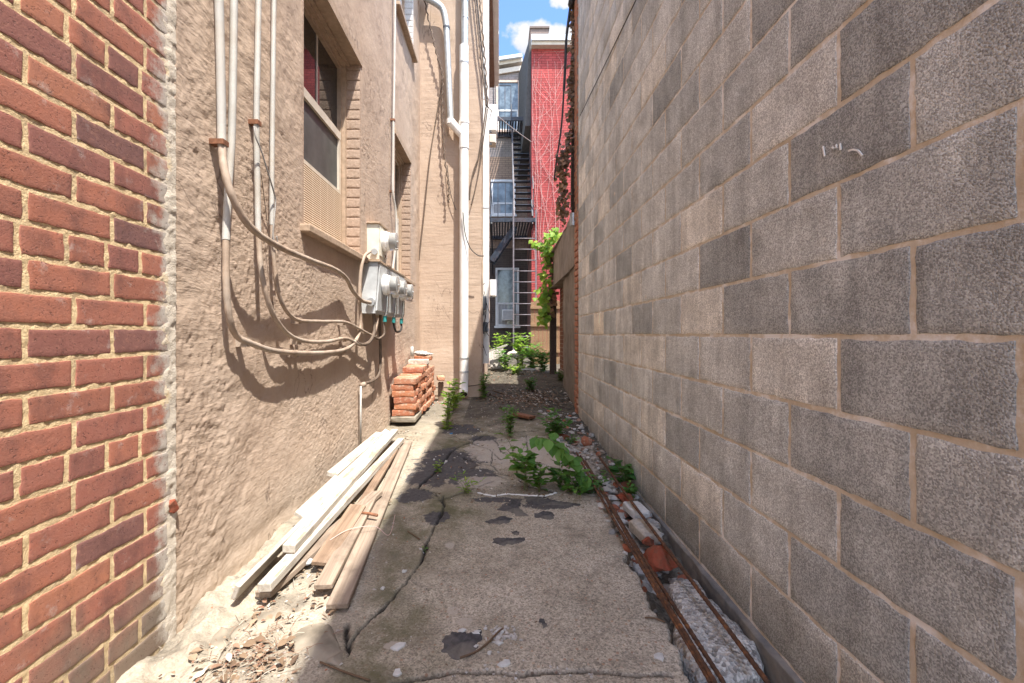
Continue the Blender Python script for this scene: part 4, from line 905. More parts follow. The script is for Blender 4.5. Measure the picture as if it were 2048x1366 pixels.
for i in range(50):
    p_ = G(random.uniform(905,1200), 1347+random.gauss(0,5)); scatter_stone(p_.x, p_.y, random.uniform(.002,.006), .45+random.random()*.12)
for i in range(300):
    scatter_stone(random.uniform(-.9,.5), random.uniform(1.2,2.7), random.uniform(.0012,.0035), random.choice([.1,.3,.5,.7,.95]))
for i in range(160): scatter_stone(random.uniform(XL+.02,XL+.45), random.uniform(5.5,6.1), random.uniform(.004,.014), random.choice([.5,.9,.95,.7]))
o = rub.build('rubble_gravel', M['rubble'], None, None, auto=35); struct(o, 'stuff'); o['label'] = 'loose gravel, mortar crumbs and stones along the gutter and paving'; o['category'] = 'gravel'
# chips and tar
def flat_chip(u, v, r, seed, mat, name, lb, cat, th=.004, asp=1., grp=None, n=18, pts=None):
    if pts is None:
        c_ = G(u, v); o_ = []
        for i in range(n):
            a = 2*math.pi*i/n; k = 1+1.1*float(fbm(np.array([math.cos(a)*1.3+seed]), np.array([math.sin(a)*1.3]), seed, 3)[0])+random.uniform(-.25,.25)
            o_.append((c_.x+math.cos(a)*r*k*asp, c_.y+math.sin(a)*r*k*.8))
    else:
        q = [G(a, b) for a, b in pts]; c_ = sum(q, Vector())/len(q)
        q = cr(q+[q[0]], 9)[:-1]; o_ = [(p_.x+.016*float(fbm(np.array([p_.x*55.]), np.array([p_.y*55.]), 3, 4)[0]), p_.y+.016*float(fbm(np.array([p_.x*55.]), np.array([p_.y*55.]), 33, 4)[0])) for p_ in q]
    zs = [gnd(x, y) for x, y in o_]; m = MB(); n = len(o_); cz = gnd(c_.x, c_.y)
    m.v = [(x, y, z-.006) for (x, y), z in zip(o_, zs)]+[(x, y, z+th*.7) for (x, y), z in zip(o_, zs)]+[(c_.x+(x-c_.x)*.85, c_.y+(y-c_.y)*.85, gnd(c_.x+(x-c_.x)*.85, c_.y+(y-c_.y)*.85)+th) for x, y in o_]+[(c_.x+(x-c_.x)*.45, c_.y+(y-c_.y)*.45, gnd(c_.x+(x-c_.x)*.45, c_.y+(y-c_.y)*.45)+th) for x, y in o_]+[(c_.x, c_.y, cz+th)]
    for i in range(n):
        j = (i+1) % n
        for b_ in range(3): m.f.append((b_*n+i, b_*n+j, (b_+1)*n+j, (b_+1)*n+i))
        m.f.append((3*n+i, 3*n+j, 4*n))
    m.t = [0]*len(m.f)
    return tag(m.build(name, mat, None, (c_.x, c_.y, cz)), lb, cat, grp)
tp = lambda pts, lb: flat_chip(0, 0, 0, 1, M['tar'], 'tar_patch', lb, 'tar patch', .003, pts=pts, grp='black tar patches on the paving')
tp([(884,1285),(893,1272),(915,1268),(935,1271),(948,1262),(963,1264),(963,1280),(955,1298),(942,1314),(918,1321),(898,1314),(886,1300)], 'round black tar patch with a notch, nearest the camera')
tp([(984,1076),(1000,1074),(1020,1077),(1042,1075),(1049,1080),(1035,1087),(1010,1089),(988,1085)], 'long black tar patch alone in the middle of the slab')
tp([(992,1018),(1010,1009),(1028,1000),(1042,1005),(1040,1018),(1056,1030),(1040,1031),(1015,1022)], 'spiky black tar patch below the white strip')
tp([(1068,1030),(1085,1024),(1105,1028),(1108,1038),(1092,1040),(1074,1036)], 'oval black tar patch at the right of the spiky one')
tp([(970,1040),(990,1036),(1005,1031),(1022,1034),(1018,1043),(1000,1046),(980,1045)], 'ragged black tar patch at the left of the spiky one')
tp([(1050,996),(1085,994),(1115,1004),(1150,1008),(1160,1012),(1110,1012),(1060,1010)], 'streaky black tar patch hugging the slab edge under the weeds')
tp([(1024,1063),(1032,1061),(1038,1065),(1030,1068)], 'tiny black tar spot above the long tar patch')
tp([(1080,1243),(1090,1241),(1091,1252),(1085,1259),(1080,1251)], 'small black tar crumb in the lower middle of the slab')
CH = [(795,1294,.021,'angular white chip at the left edge of the slab near the shade'),(1008,1330,.018,'white chip at the bottom middle below the round tar patch'),(952,1268,.013,'white chip on the upper rim of the round tar patch'),(925,1264,.009,'narrow white chip touching the round tar patch at its left top'),
      (1000,1266,.012,'white chip at the heart of the crumbled plaster'),(996,1289,.010,'white chip at the tail of the crumbled plaster'),(979,1309,.008,'small white chip right of the tail of the tar patch'),(1318,1314,.018,'pale stone chip by the broken edge of the slab next to the big concrete chunk'),
      (808,1146,.009,'white chip in the shade edge beside the crack'),(843,1100,.007,'white chip beside the crack above the middle'),(765,1180,.009,'white chip on the shade edge left of the crack'),(952,1296,.005,'white speck on the black of the round tar patch'),(795,1348,.016,'white chip in the bottom left of the slab'),
      (892,923,.016,'white paper scrap on the dark asphalt'),(868,922,.010,'second white paper scrap left on the dark asphalt'),(1242,1008,.02,'white chip beside the bars near the weeds')]
for i, (u, v, r, lb) in enumerate(CH): flat_chip(u, v, r, i+3, M['chip'], 'plaster_chip', lb, 'chip', .006, random.uniform(.8,1.4), 'white chips on the paving', 9)
q = [GZ(955,988,.003), GZ(985,994,.003), GZ(1015,991,.003), GZ(1050,993,.003), GZ(1090,994,.003), GZ(1113,987,.003)]
path = cr(q, 10); tag(MB().tube([p_+Vector((0,.008*mn.noise(p_*40),.002*mn.noise(p_*90))) for p_ in path], [.0045+.0035*mn.noise(p_*60) for p_ in path], 6).build('caulk_strip', M['chalk'], None, q[0], smooth=True), 'thin white strip of caulk along the broken slab edge', 'strip')
q = [GZ(920,1320,.004), GZ(950,1310,.006), GZ(975,1292,.007), GZ(998,1268,.006), GZ(1006,1263,.006)]
tag(MB().tube(cr(q, 8), .0035, 6).build('bent_twig', M['twig'], None, q[0], smooth=True), 'curved dark twig trailing from the round tar patch', 'twig')
for i, (pts, lb) in enumerate([([(985,783),(1010,790),(1040,800),(1072,815)], 'long dark stick on the far shaded paving'),([(978,790),(992,795),(1005,802)], 'shorter dark stick left of the long one'),([(640,1325),(690,1345),(740,1362)], 'bare twig among the lower left stones'),([(815,1065),(830,1075),(840,1082)], 'little dark twig on the shaded mossy slab'),([(1290,1238),(1310,1240),(1330,1248)], 'hair-thin twig on the right of the slab')]):
    q = [GZ(u, v, .006) for u, v in pts]; tag(MB().tube(cr(q, 6), .008 if i < 2 else .003, 6).build('dead_stick', M['twig'], None, q[0], smooth=True), lb, 'stick')
flat_chip(903, 868, .012, 4, M['blue'], 'plastic_scrap', 'small blue plastic scrap beside the yellow-green weed', 'scrap', .008)
# leaf litter
def leaf_add(mb, p, d, nrm, L, W, tone, fold=.25):
    d = Vector(d).normalized(); nrm = Vector(nrm); s = d.cross(nrm)
    s = s.normalized() if s.length > 1e-4 else d.orthogonal().normalized(); nn = s.cross(d)
    st = [(0,0),(.22,.72),(.48,1.),(.75,.62),(1.,0)]
    mid = [p+d*(L*t)-nn*(L*.22*t*t) for t, w in st]; vs = [mid[0]]
    for i in (1,2,3):
        w = W*.5*st[i][1]; vs += [mid[i]-s*w+nn*w*fold, mid[i], mid[i]+s*w+nn*w*fold]
    vs.append(mid[4])
    mb.add(vs, [(0,2,1),(0,3,2),(1,2,5,4),(2,3,6,5),(4,5,8,7),(5,6,9,8),(7,8,10),(8,9,10)], max(.01, tone))
lit = MB()
def litter(n, fx, fy, L0, L1, dz=.0):
    for i in range(n):
        x, y = fx(), fy(); a = random.uniform(0, 6.28)
        leaf_add(lit, Vector((x, y, gnd(x, y)+random.uniform(.002,.02)+dz)), (math.cos(a), math.sin(a), random.uniform(-.2,.5)), (random.uniform(-.5,.5), random.uniform(-.5,.5), 1), random.uniform(L0, L1), random.uniform(L0, L1)*.55, random.random(), random.uniform(.1,.8))
u_ = random.uniform
litter(230, lambda: random.gauss(-.80,.085), lambda: random.gauss(1.41,.09), .005, .02)
litter(60, lambda: random.gauss(-.80,.08), lambda: random.gauss(1.41,.08), .025, .05)
litter(230, lambda: u_(-.92,-.62), lambda: u_(1.6,2.6), .008, .035)
litter(160, lambda: u_(-.98,-.72), lambda: u_(2.4,4.2), .01, .03)
litter(900, lambda: random.gauss(.45,.28), lambda: random.gauss(6.0,.30), .02, .055)
litter(260, lambda: u_(-.2,.85), lambda: u_(5.4,8.2), .02, .05)
litter(120, lambda: u_(-.2,.5), lambda: random.gauss(2.75,.1), .008, .03)
litter(90, lambda: u_(.58,.86), lambda: u_(1.6,4), .008, .03)
litter(300, lambda: u_(-.3,.9), lambda: u_(8.2,10.2), .03, .07)
for i in range(220):
    x = random.gauss(-.80,.09) if i < 120 else u_(-.95,-.6); y = random.gauss(1.42,.09) if i < 120 else u_(1.5,2.4); a = random.uniform(0, 3.14); l = random.uniform(.015,.07); z = gnd(x, y)+random.uniform(.004,.02)
    lit.tube([(x,y,z), (x+math.cos(a)*l*.5,y+math.sin(a)*l*.5,z+.006), (x+math.cos(a)*l,y+math.sin(a)*l,z)], .0009, 4, False, random.uniform(.5,.95))
litter(200, lambda: u_(-.5,.55), lambda: u_(2.7,4.9), .01, .035)
litter(70, lambda: u_(-.5,.5), lambda: u_(1.3,2.6), .004, .014)
o = lit.build('leaf_litter', M['litter'], None, None); struct(o, 'stuff'); o['label'] = 'dry brown leaves and bark scraps drifted along the paving'; o['category'] = 'dry leaves'
# ================================================================== weeds
def weed(lb, p, h, ns, L, spread, mat, cat='weed', seed=0, pairs=6, name='weed', lean=(0,0), grp='weeds growing through the paving', asp=.62, bare=.25):
    r = random.Random(seed); t = thing(name, lb, cat, p, grp); st = MB(); lf = MB()
    for k in range(ns):
        a = r.uniform(0, 6.28); R_ = spread*r.uniform(.25, 1); hh = h*r.uniform(.55, 1) if k else h
        top = p+Vector((math.cos(a)*R_+lean[0], math.sin(a)*R_+lean[1], hh)); b0 = p+Vector((r.uniform(-1,1)*spread*.2, r.uniform(-1,1)*spread*.2, -.01))
        mid = b0.lerp(top, .5)+Vector((-math.cos(a)*R_*.25, -math.sin(a)*R_*.25, hh*.12))
        path = cr([b0, mid, top], 8); st.tube(path, [.0028*(1-.6*i/len(path))*(h/.3)**.5 for i in range(len(path))], 5, False)
        m = len(path)
        for j in range(pairs):
            f = bare+(1-bare)*j/max(1, pairs-1); i = min(m-1, int(f*(m-1))); q = path[i]; d0 = (path[min(i+1,m-1)]-path[max(i-1,0)]).normalized()
            for sd in (0, 1):
                b = j*2.4+sd*math.pi+r.uniform(-.5,.5)+a; out = Vector((math.cos(b), math.sin(b), r.uniform(-.25,.45)))+d0*.35
                l = L*r.uniform(.6,1.1)*(1-.35*abs(f-.6)); s0 = q+out.normalized()*l*.2; st.tube([q, s0], .0012, 4, False)
                leaf_add(lf, s0, out, (r.uniform(-.4,.4), r.uniform(-.4,.4), 1), l, l*asp, r.random(), r.uniform(.05,.4))
    if st.f: st.build('stem', M['stem'], t, smooth=True)
    lf.build('foliage', mat, t); return t
weed('tall yellow-green weed climbing at the foot of the white downspout', GZ(893,858), .48, 8, .075, .11, M['leaf_y'], seed=1, pairs=10, lean=(.02,.12), bare=.05)
weed('low yellow-green weed at the shade edge below the tall one', GZ(905,820)+Vector((.02,0,0)), .22, 8, .075, .12, M['leaf_y'], seed=2, pairs=6)
weed('small fine-leaved weed alone in the middle of the far paving', GZ(1020,874), .26, 9, .055, .09, M['leaf'], seed=3, pairs=8)
weed('bushy dark green weed near the orange broken brick', GZ(1110,876), .25, 10, .08, .19, M['leaf_d'], seed=4, pairs=7, bare=.15)
weed('small weed between the bushy weed and the orange brick', GZ(1140,880), .10, 6, .04, .09, M['leaf'], seed=14, pairs=5)
weed('broad-leaved green weed at the middle of the slab edge', GZ(1052,982), .23, 4, .10, .075, M['leaf'], seed=5, pairs=5, asp=.72)
weed('slim curled weed right beside the broad-leaved weed', GZ(1078,986), .15, 4, .065, .03, M['leaf'], seed=6, pairs=6)
weed('thin leggy weed rising behind the broad-leaved weed', GZ(1035,950), .26, 3, .09, .10, M['leaf'], seed=16, pairs=4, lean=(-.04,.0))
weed('low spiky weed at the left end of the white caulk strip', GZ(932,988), .11, 7, .055, .10, M['leaf_y'], seed=7, pairs=3, asp=.3)
weed('tiny weed sprouting from the crack in the dark asphalt', GZ(877,945), .07, 5, .03, .03, M['leaf_y'], seed=8, pairs=4)
weed('low leafy weed patch under the arching stem', GZ(1150,985), .12, 8, .065, .20, M['leaf'], seed=9, pairs=6, bare=.1)
weed('low leafy weed patch pressed against the three bars', GZ(1185,985), .10, 7, .055, .13, M['leaf_d'], seed=10, pairs=5, bare=.1)
weed('round-leaved weed growing at the base of the block wall', GZ(1250,960), .16, 4, .10, .06, M['leaf_d'], seed=12, pairs=4, asp=.8, lean=(-.02,0))
weed('small fern-like weed at the block wall by the single bar', GZ(1262,982), .09, 7, .04, .05, M['leaf'], seed=13, pairs=6)
weed('weed sprig at the left of the low leafy patch', GZ(1120,975), .14, 6, .075, .08, M['leaf_d'], seed=18, pairs=4)
weed('tiny sprout in the crack on the shaded left of the slab', GZ(851,1098), .03, 3, .018, .01, M['leaf'], seed=19, pairs=2)
# long arching shoot
r = random.Random(3); q = [GZ(1190,985), GZ(1190,985)+Vector((-.08,-.0,.12)), GZ(1190,985)+Vector((-.17,.02,.24)), GZ(1190,985)+Vector((-.27,.05,.31)), GZ(1190,985)+Vector((-.36,.08,.32))]
t = thing('weed', 'arching leafy shoot leaning left over the paving from the three bars', 'weed', q[0], 'weeds growing through the paving'); path = cr(q, 8)
MB().tube(path, .003, 5, False).build('stem', M['stem'], t, smooth=True); lf = MB()
for i in range(5, len(path), 2):
    for sd in (-1, 1): leaf_add(lf, path[i], Vector((r.uniform(-.6,.2), sd*.5, r.uniform(-.7,.3)+.2*sd)), (r.uniform(-.3,.3), -.5, 1), r.uniform(.075,.105), .07, r.random(), .2)
lf.build('foliage', M['leaf'], t)
# far green mass
for i, (u, v, y, h, sp, L, mt, lb) in enumerate([
    (1010,735,8.9,.45,.26,.10,'leaf','sunlit leafy weeds in front of the silvered wooden pallet'),
    (1040,722,9.4,.75,.34,.12,'leaf_y','tall bright green shrub in the middle of the far sunlit patch'),
    (1065,735,9.2,.55,.28,.12,'leaf','dense green shrub right of the bright one'),
    (1085,742,8.7,.42,.20,.11,'leaf_d','dark green shrub at the foot of the dark timber post'),
    (1030,745,8.4,.20,.30,.07,'leaf_y','low sunlit ground weeds before the bright shrub'),
    (1000,720,9.6,.75,.22,.10,'leaf_y','leafy sprays behind the silvered wooden pallet'),
    (967,784,6.05,.34,.09,.07,'leaf','dark green weed at the corner of the stucco wing'),
    (1062,778,6.6,.20,.12,.07,'leaf_d','low dark weed alone in the far shaded paving'),
    (1122,752,7.6,.16,.12,.06,'leaf_d','small weed at the foot of the old brick panel')]):
    p_ = P(u, v, y); p_.z = gnd(p_.x, p_.y)
    weed(lb, p_, h, 16 if y > 8 else 9, L, sp, M[mt], 'shrub' if y > 8 else 'weed', 50+i, 7, 'shrub' if y > 8 else 'weed', grp='greenery at the far end of the alley', bare=.15)
# ================================================================== far right side: concrete wall, beam, post, brick panel, fence
yc0, yc1 = YB+.24, 7.0
t = thing('concrete_wall', 'old concrete wall with a beam on top beyond the block building', 'wall', (1.0, 6.2, .15))
def warp(mb, amp=.012, sc=5):
    mb.v = [tuple(Vector(p_)+Vector((1,0,0))*amp*mn.noise(Vector(p_)*sc)) for p_ in mb.v]; return mb
uu = np.linspace(yc0, yc1, 40); vv = np.linspace(.05, H+.86, 50); A, B = np.meshgrid(uu, vv, indexing='ij')
X = .925+(A-yc0)/(yc1-yc0)*.085-.02*fbm(A*4, B*4, 90, 4)
o = grid_mesh('pier', np.stack([X-1.0, A-6.2, B-.15], 2).reshape(-1, 3), 40, 50, M['concwall'], parent=t); o.data.flip_normals()
MB().box((1.04, yc0, .05), (1.6, yc1-.01, H+.86)).build('pier_core', M['concwall'], t)
uu = np.linspace(yc0, 8.35, 50); vv = np.linspace(H+.84, H+1.52, 30); A, B = np.meshgrid(uu, vv, indexing='ij')
X = .905+(A-yc0)/3.1*.09-.018*fbm(A*4, B*4, 92, 4)
o = grid_mesh('beam', np.stack([X-1.0, A-6.2, B-.15], 2).reshape(-1, 3), 50, 30, M['concwall'], parent=t); o.data.flip_normals()
m = MB(); m.box((1.03, yc0, H+.855), (1.6, 8.35, H+1.50)); m.box((.93, yc0, H+.845), (1.029, 8.35, H+.854)); m.box((.93, yc0, H+1.495), (1.029, 8.35, H+1.503)); m.build('beam_core', M['concwall'], t)
t = thing('brick_panel', 'dark old red brick wall set back under the concrete beam', 'wall', (1.17, 7.6, .2)); MB().box((1.13, 7.011, .05), (1.5, 8.3, H+.84)).build('brickwork', M['oldbrick'], t)
MB().box((1.10, 7.011, .05), (1.129, 8.3, .40)).build('plinth', M['concwall'], t)
tag(bevel_box((.955, 8.37, .1), (1.075, 8.49, H+.80), .006).build('timber_post', M['dark_wood'], None, (1.0, 8.43, .1)), 'dark timber post at the end of the concrete wall', 'post')
pc = thing('corner_pipe', 'dark rusty pipe running up the far corner of the block building', 'pipe', (.885, YB+.26, 2.2)); MB().tube([(.88, YB+.27, H+1.35), (.885, YB+.27, 5.5)], .022, 10).build('pipe', M['dark_wood'], pc, smooth=True)
MB().tube([(.88, YB+.27, H+1.30), (.88, YB+.27, H+1.45)], .042, 10).build('joint', M['galv'], pc, auto=40)
t = thing('board_fence', 'honey-coloured timber board fence at the far end of the alley', 'fence', (1.05, 10.6, .33))
x = .74; 
while x < 1.5:
    bevel_box((x, 10.6, .30), (x+.092, 10.62, H+.80+random.uniform(-.03,.03)), .003).build('board', M['fence_wood'], t); x += .098
for z in (.6, H+.18, H+.6): bevel_box((.73, 10.56, z), (1.5, 10.597, z+.07), .003).build('rail', M['fence_wood'], t)
# silvered pallet leaning on the rubbish
t = thing('wooden_pallet', 'silvered broken wooden pallet leaning among weeds near the wing corner', 'pallet', P(1000,730,9.0))
a0 = P(985,738,9.0); a1 = P(1005,705,9.05)
for k in range(6):
    p0 = P(984+k*5.2, 738, 9.0+.02*k); p1 = P(979+k*5.0, 702-k*1.0, 9.25)
    MB().obox(p0, p1, .05, .018, up=(0,1,.2)).build('slat', M['silver_wood'], t)
MB().obox(P(975,703,8.95), P(1014,690,9.05), .06, .03).build('top_rail', M['silver_wood'], t)
MB().obox(P(980,722,9.3), P(1012,718,9.3), .05, .03).build('cross_rail', M['silver_wood'], t)
q = P(1025, 708, 9.3); rk('stone_lump', (.12,.1,.08), 71, q, M['cement'], 'pale grey rock perched among the far weeds by the pallet', 'stone')
for i, (u, v, w_) in enumerate([(1045,728,.5),(1050,737,.45),(1035,718,.5)]):
    p_ = P(u, v, 8.9+.2*i); p_.z = gnd(p_.x, p_.y)+.03; plank(p_-Vector((w_/2,0,0)), p_+Vector((w_/2,.06,0)), .09, .02, M['silver_wood'], ['grey board lying flat in the far sunlit weeds','second grey board lying nearer in the far weeds','third grey board lying behind in the far weeds'][i], 0, name='wood_offcut', seed=i)
# ================================================================== vines
def leafcloud(mb, path, n, rad, L, r, droop=.6, tone=None, asp=.9):
    for i in range(n):
        p_ = path[r.randrange(len(path))]; o_ = Vector((r.gauss(0,1), r.gauss(0,1), r.gauss(0,1)))*rad*.6
        d = Vector((r.uniform(-1,.6), r.uniform(-1,.2), -droop+r.uniform(-.4,.5))); l = L*r.uniform(.55,1.15)
        leaf_add(mb, p_+o_, d, (r.uniform(-.6,.3), -1+r.uniform(-.5,.5), .7), l, l*asp, r.random() if tone is None else tone, .15)
r = random.Random(8); t = thing('green_vine', 'bright green vine hanging over the end of the concrete beam and post', 'vine', (1.0, 8.3, H+.5))
p1 = cr([P(1112,468,8.15), P(1102,480,8.2), P(1094,520,8.2), P(1092,570,8.2), P(1090,615,8.2), P(1088,640,8.2)], 10); p2 = cr([P(1105,500,8.1), P(1085,492,8.05), P(1068,486,8.0)], 8); p3 = cr([P(1096,560,8.1), P(1080,585,8.05), P(1068,590,8.0)], 8)
m = MB()
for p_ in (p1, p2, p3): m.tube(p_, .006, 5, False)
m.build('stem', M['twig'], t); m = MB(); leafcloud(m, p1, 190, .09, .11, r); leafcloud(m, p2, 40, .05, .10, r); leafcloud(m, p3, 14, .05, .09, r); leafcloud(m, [P(1104,468,8.0), P(1112,466,8.0)], 26, .08, .10, r); m.build('foliage', M['leaf_y'], t)
m = MB(); leafcloud(m, cr([P(1106,500,8.25), P(1104,560,8.25), P(1100,620,8.25)], 10), 120, .07, .10, r); m.build('dead_foliage', M['leaf_b'], t)
r = random.Random(9); t = thing('dead_ivy', 'withered brown ivy clinging to the far corner of the block building', 'ivy', (.88, YB+.2, 3.5)); m = MB()
def EV(u, v): return Vector((XR-.03-(1150-u)*.0062, YB+.25, H-(v-668)/F*(YB+.25)))
for a, b, n_, rad in [((1151,-60),(1151,60),80,.028),((1151,60),(1149,170),80,.026),((1149,160),(1146,230),70,.03),((1147,230),(1143,300),60,.035),((1140,290),(1130,350),120,.05),((1132,340),(1132,440),130,.05),((1128,300),(1124,330),30,.04)]:
    leafcloud(m, [EV(*a).lerp(EV(*b), k/20) for k in range(21)], n_, rad, .065, r, .8, asp=.8)
m.build('foliage', M['leaf_b'], t); m = MB(); m.tube(cr([EV(1152,-60), EV(1149,100), EV(1146,250), EV(1138,350), EV(1132,440)], 8), .006, 6); m.tube(cr([EV(1150,-60), EV(1152,150), EV(1148,300), EV(1147,420)], 8), .006, 6); m.build('stem', M['twig'], t)
# ================================================================== red building
YR = 13.3; XE = .955
zt_r = P(0, 98, YR).z; t = thing('red_building', 'tall red painted brick building with a white gutter and dried vines', 'building', (3.5, YR, .3)); rbld = t
MB().box((XE, YR, -.1), (9, YR+.3, zt_r)).build('front_wall', M['redwall'], t)
MB().box((XE, YR+.301, -.1), (XE+.3, 15.39, zt_r-.1)).build('side_wall', M['redside'], t)
MB().box((XE-.03, YR+.29, zt_r-.001), (9.05, 19, zt_r+.10)).build('roof', M['roof'], t)
MB().box((XE-.02, YR-.20, zt_r+.001), (9.02, YR+.28, zt_r+.10)).build('fascia', M['cream'], t)
MB().box((XE-.02, YR-.27, zt_r+.10), (9.02, YR-.051, zt_r+.27)).build('gutter', M['white_metal'], t)
m = MB(); m.add([(XE-.18,YR+.25,zt_r-2.2),(XE-.005,YR+.25,zt_r-2.2),(XE-.005,YR+.1,zt_r+.32),(XE-.06,YR+.1,zt_r+.36),(XE-.35,15.4,zt_r-3.2),(XE-.005,15.4,zt_r-3.2),(XE-.005,15.4,zt_r+.5),(XE-.3,15.4,zt_r+.5)], [(0,1,2,3),(7,6,5,4),(0,4,5,1),(1,5,6,2),(2,6,7,3),(3,7,4,0)]); m.build('parapet', M['roof'], t)
cx0 = P(1061,0,15.5).x; cx1 = P(1097,0,15.5).x; cz = P(0,57,15.5).z
ch = MB().box((cx0, 15.5, zt_r), (cx1, 16.3, cz)).build('chimney', M['chimney'], t); MB().box((cx0-.03, 15.46, cz), (cx1+.03, 16.34, cz+.06)).build('cap', M['chimney'], ch)
# window of the red building (only ever seen in reflections)
# dried vines on it
def dried(u0, seed, lb, top):
    r = random.Random(seed); m = MB(); Y = YR-.02
    def grow(p_, d, L, rad, dep):
        pts = [p_.copy()]; n = max(3, int(L/.25)); a = d
        for i in range(n):
            a += r.uniform(-.12,.12); a *= .78; p_ = p_+Vector((math.sin(a)*.25, 0, math.cos(a)*.25)); p_.x = max(p_.x, XE+.03); p_.z = min(p_.z, zt_r-.1); pts.append(p_.copy())
            if dep < 3 and r.random() < (.34 if dep == 0 else .2): grow(p_.copy(), a+r.choice([-1,1])*r.uniform(.3,1.2), L*r.uniform(.08,.24), rad*.65, dep+1)
        pts = cr(pts, 3); m.tube([Vector((q.x, Y-.02+.012*math.sin(i*.5), q.z)) for i, q in enumerate(pts)], [rad*(1-.6*i/len(pts)) for i in range(len(pts))], 5, False)
    b = P(u0, 520, YR); b.y = Y; grow(b, r.uniform(-.06,.06), P(0, top, YR).z-b.z, .0052, 0)
    o = m.build('dried_vine', M['pale_twig'], None, b, smooth=True); tag(o, lb, 'vine', 'dried vines on the red building')
for i, (u, lb, tp_) in enumerate([(1070,'bleached dried vine along the left edge of the red wall',250),(1078,'bleached dried vine second from the left on the red wall',110),(1088,'bleached dried vine up the middle of the red wall',110),(1098,'bleached dried vine right of the middle of the red wall',130),(1110,'bleached dried vine near the right of the red wall',110),(1120,'bleached dried vine rightmost on the red wall, by the brown ivy',160),(1083,'bleached dried vine with a low tangle on the red wall',240)]): dried(u, 30+i*7, lb, tp_)
# ================================================================== far house with the fire escape
YH = 15.4; t = thing('far_house', 'far tan and grey brick house closing the alley behind the iron fire escape', 'house', (.3, YH, .3)); fh = t
z2 = H+6.2; z3 = P(0, 128, YH).z
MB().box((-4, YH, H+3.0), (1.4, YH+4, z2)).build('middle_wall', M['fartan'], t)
MB().box((-4, YH, -.1), (1.4, YH+4, H+2.999)).build('lower_wall', M['farshade'], t)  # brick colour darkened to stand for the shade below the platform
MB().box((-4, YH, z2+.001), (1.4, YH+4, z3-.2)).build('upper_wall', M['fargrey'], t)
m = MB(); m.add([(-4,YH-.12,z3-.75),(.78,YH-.12,z3+.02),(.78,YH+4,z3+.02),(-4,YH+4,z3-.75),(-4,YH-.12,z3-.5),(.78,YH-.12,z3+.24),(.78,YH+4,z3+.24),(-4,YH+4,z3-.5)], [(0,3,2,1),(4,5,6,7),(0,1,5,4),(1,2,6,5),(2,3,7,6),(3,0,4,7)])
m.build('roof', M['cream'], t); MB().obox((-4,YH-.2,z3-.55), (.76,YH-.2,z3+.17), .1, .11).build('gutter', M['white_metal'], t)
MB().obox((-4,YH-.05,z3-.95), (.76,YH-.05,z3-.18), .06, .16).build('cornice', M['cream'], t)
def fwin(u0, v0, u1, v1, trim, rail, cur, sillm=True):
    a = P(u0, v1, YH); b = P(u1, v0, YH); f = .07; x0, x1, za, zb = a.x, b.x, a.z, b.z
    m = MB(); m.box((x0-f, YH-.05, zb), (x1+f, YH-.001, zb+f)); m.box((x0-f, YH-.05, za), (x0, YH-.001, zb-.001)); m.box((x1, YH-.05, za), (x1+f, YH-.001, zb-.001)); m.box((x0-f-.04, YH-.09, za-.07), (x1+f+.04, YH-.001, za-.001))
    w = m.build('window', trim, fh); MB().box((x0+.001, YH-.012, za+.001), (x1-.001, YH-.004, zb-.001)).build('pane', M['glass_far'], w)
    m = MB(); zm = za+(zb-za)*rail; m.box((x0+.002, YH-.03, zm-.03), (x1-.002, YH-.013, zm+.03)); m.box((x0+.002, YH-.03, za+.002), (x0+.04, YH-.013, zm-.031)); m.box((x1-.04, YH-.03, za+.002), (x1-.002, YH-.013, zm-.031)); m.box((x0+.041, YH-.03, za+.002), (x1-.041, YH-.013, za+.06)); m.build('sash', M['white_frame'], w)
    if cur: MB().box((x0+.042, YH-.014, za+.06), (x0+.042+(x1-x0)*cur, YH-.0125, zm-.032)).build('curtain', M['curtain'], w)
    return w
fwin(996,166,1036,262,M['peach_trim'],.42,0); fwin(986,364,1027,430,M['white_frame'],.35,.3); fwin(995,540,1034,652,M['white_frame'],.40,.45)
a = P(1004,641,YH); b = P(1027,620,YH)
t = thing('air_conditioner', 'small white window air conditioner in the lowest window of the far house', 'air conditioner', (a.x, YH-.2, a.z)); bevel_box((a.x, YH-.32, a.z), (b.x, YH-.055, b.z), .01).build('case', M['white_frame'], t)
m = MB()
for k in range(7): m.box((a.x+.03, YH-.327, a.z+.04+k*.042), (b.x-.03, YH-.321, a.z+.06+k*.042))
m.build('grille', M['greyplastic'], t)
# fire escape
I = M['iron']; t = thing('fire_escape', 'dark iron fire escape with platforms, steep stair and long ladder', 'fire escape', (.5, 14, .4))
zA = P(0,238,14.2).z; zB = P(0,440,13.0).z; xa, xb = .42, .96
def platform(z, y0, y1, x0, x1):
    m = MB()
    for x in (x0, x1): m.obox((x, y0, z), (x, y1, z), .05, .12)
    for y in (y0, y1): m.obox((x0+.026, y, z), (x1-.026, y, z), .05, .12)
    p_ = m.build('platform', I, t); m = MB(); x = x0+.09
    while x < x1-.05: m.box((x, y0+.03, z+.02), (x+.045, y1-.03, z+.032)); x += .088
    m.build('slats', I, p_); return p_
platform(zA, 14.2, 15.38, -.3, xb+.05); platform(zB, 13.0, 15.38, -.3, xb+.1)
def railing(z, y, x0, x1, h, yb):
    m = MB(); x = x0
    m.obox((x0, y, z+h), (x1, y, z+h), .03, .03)
    for x in np.linspace(x0, x1, 4): m.obox((x, y, z), (x, y, z+h-.016), .022, .022)
    m.obox((x0, y+.016, z+h), (x0, yb, z+h), .03, .03); m.build('railing', I, t)
railing(zA+.06, 14.2, -.22, .35, 1.02, 15.36); railing(zB+.06, 13.0, -.28, .38, 1.05, 15.36)
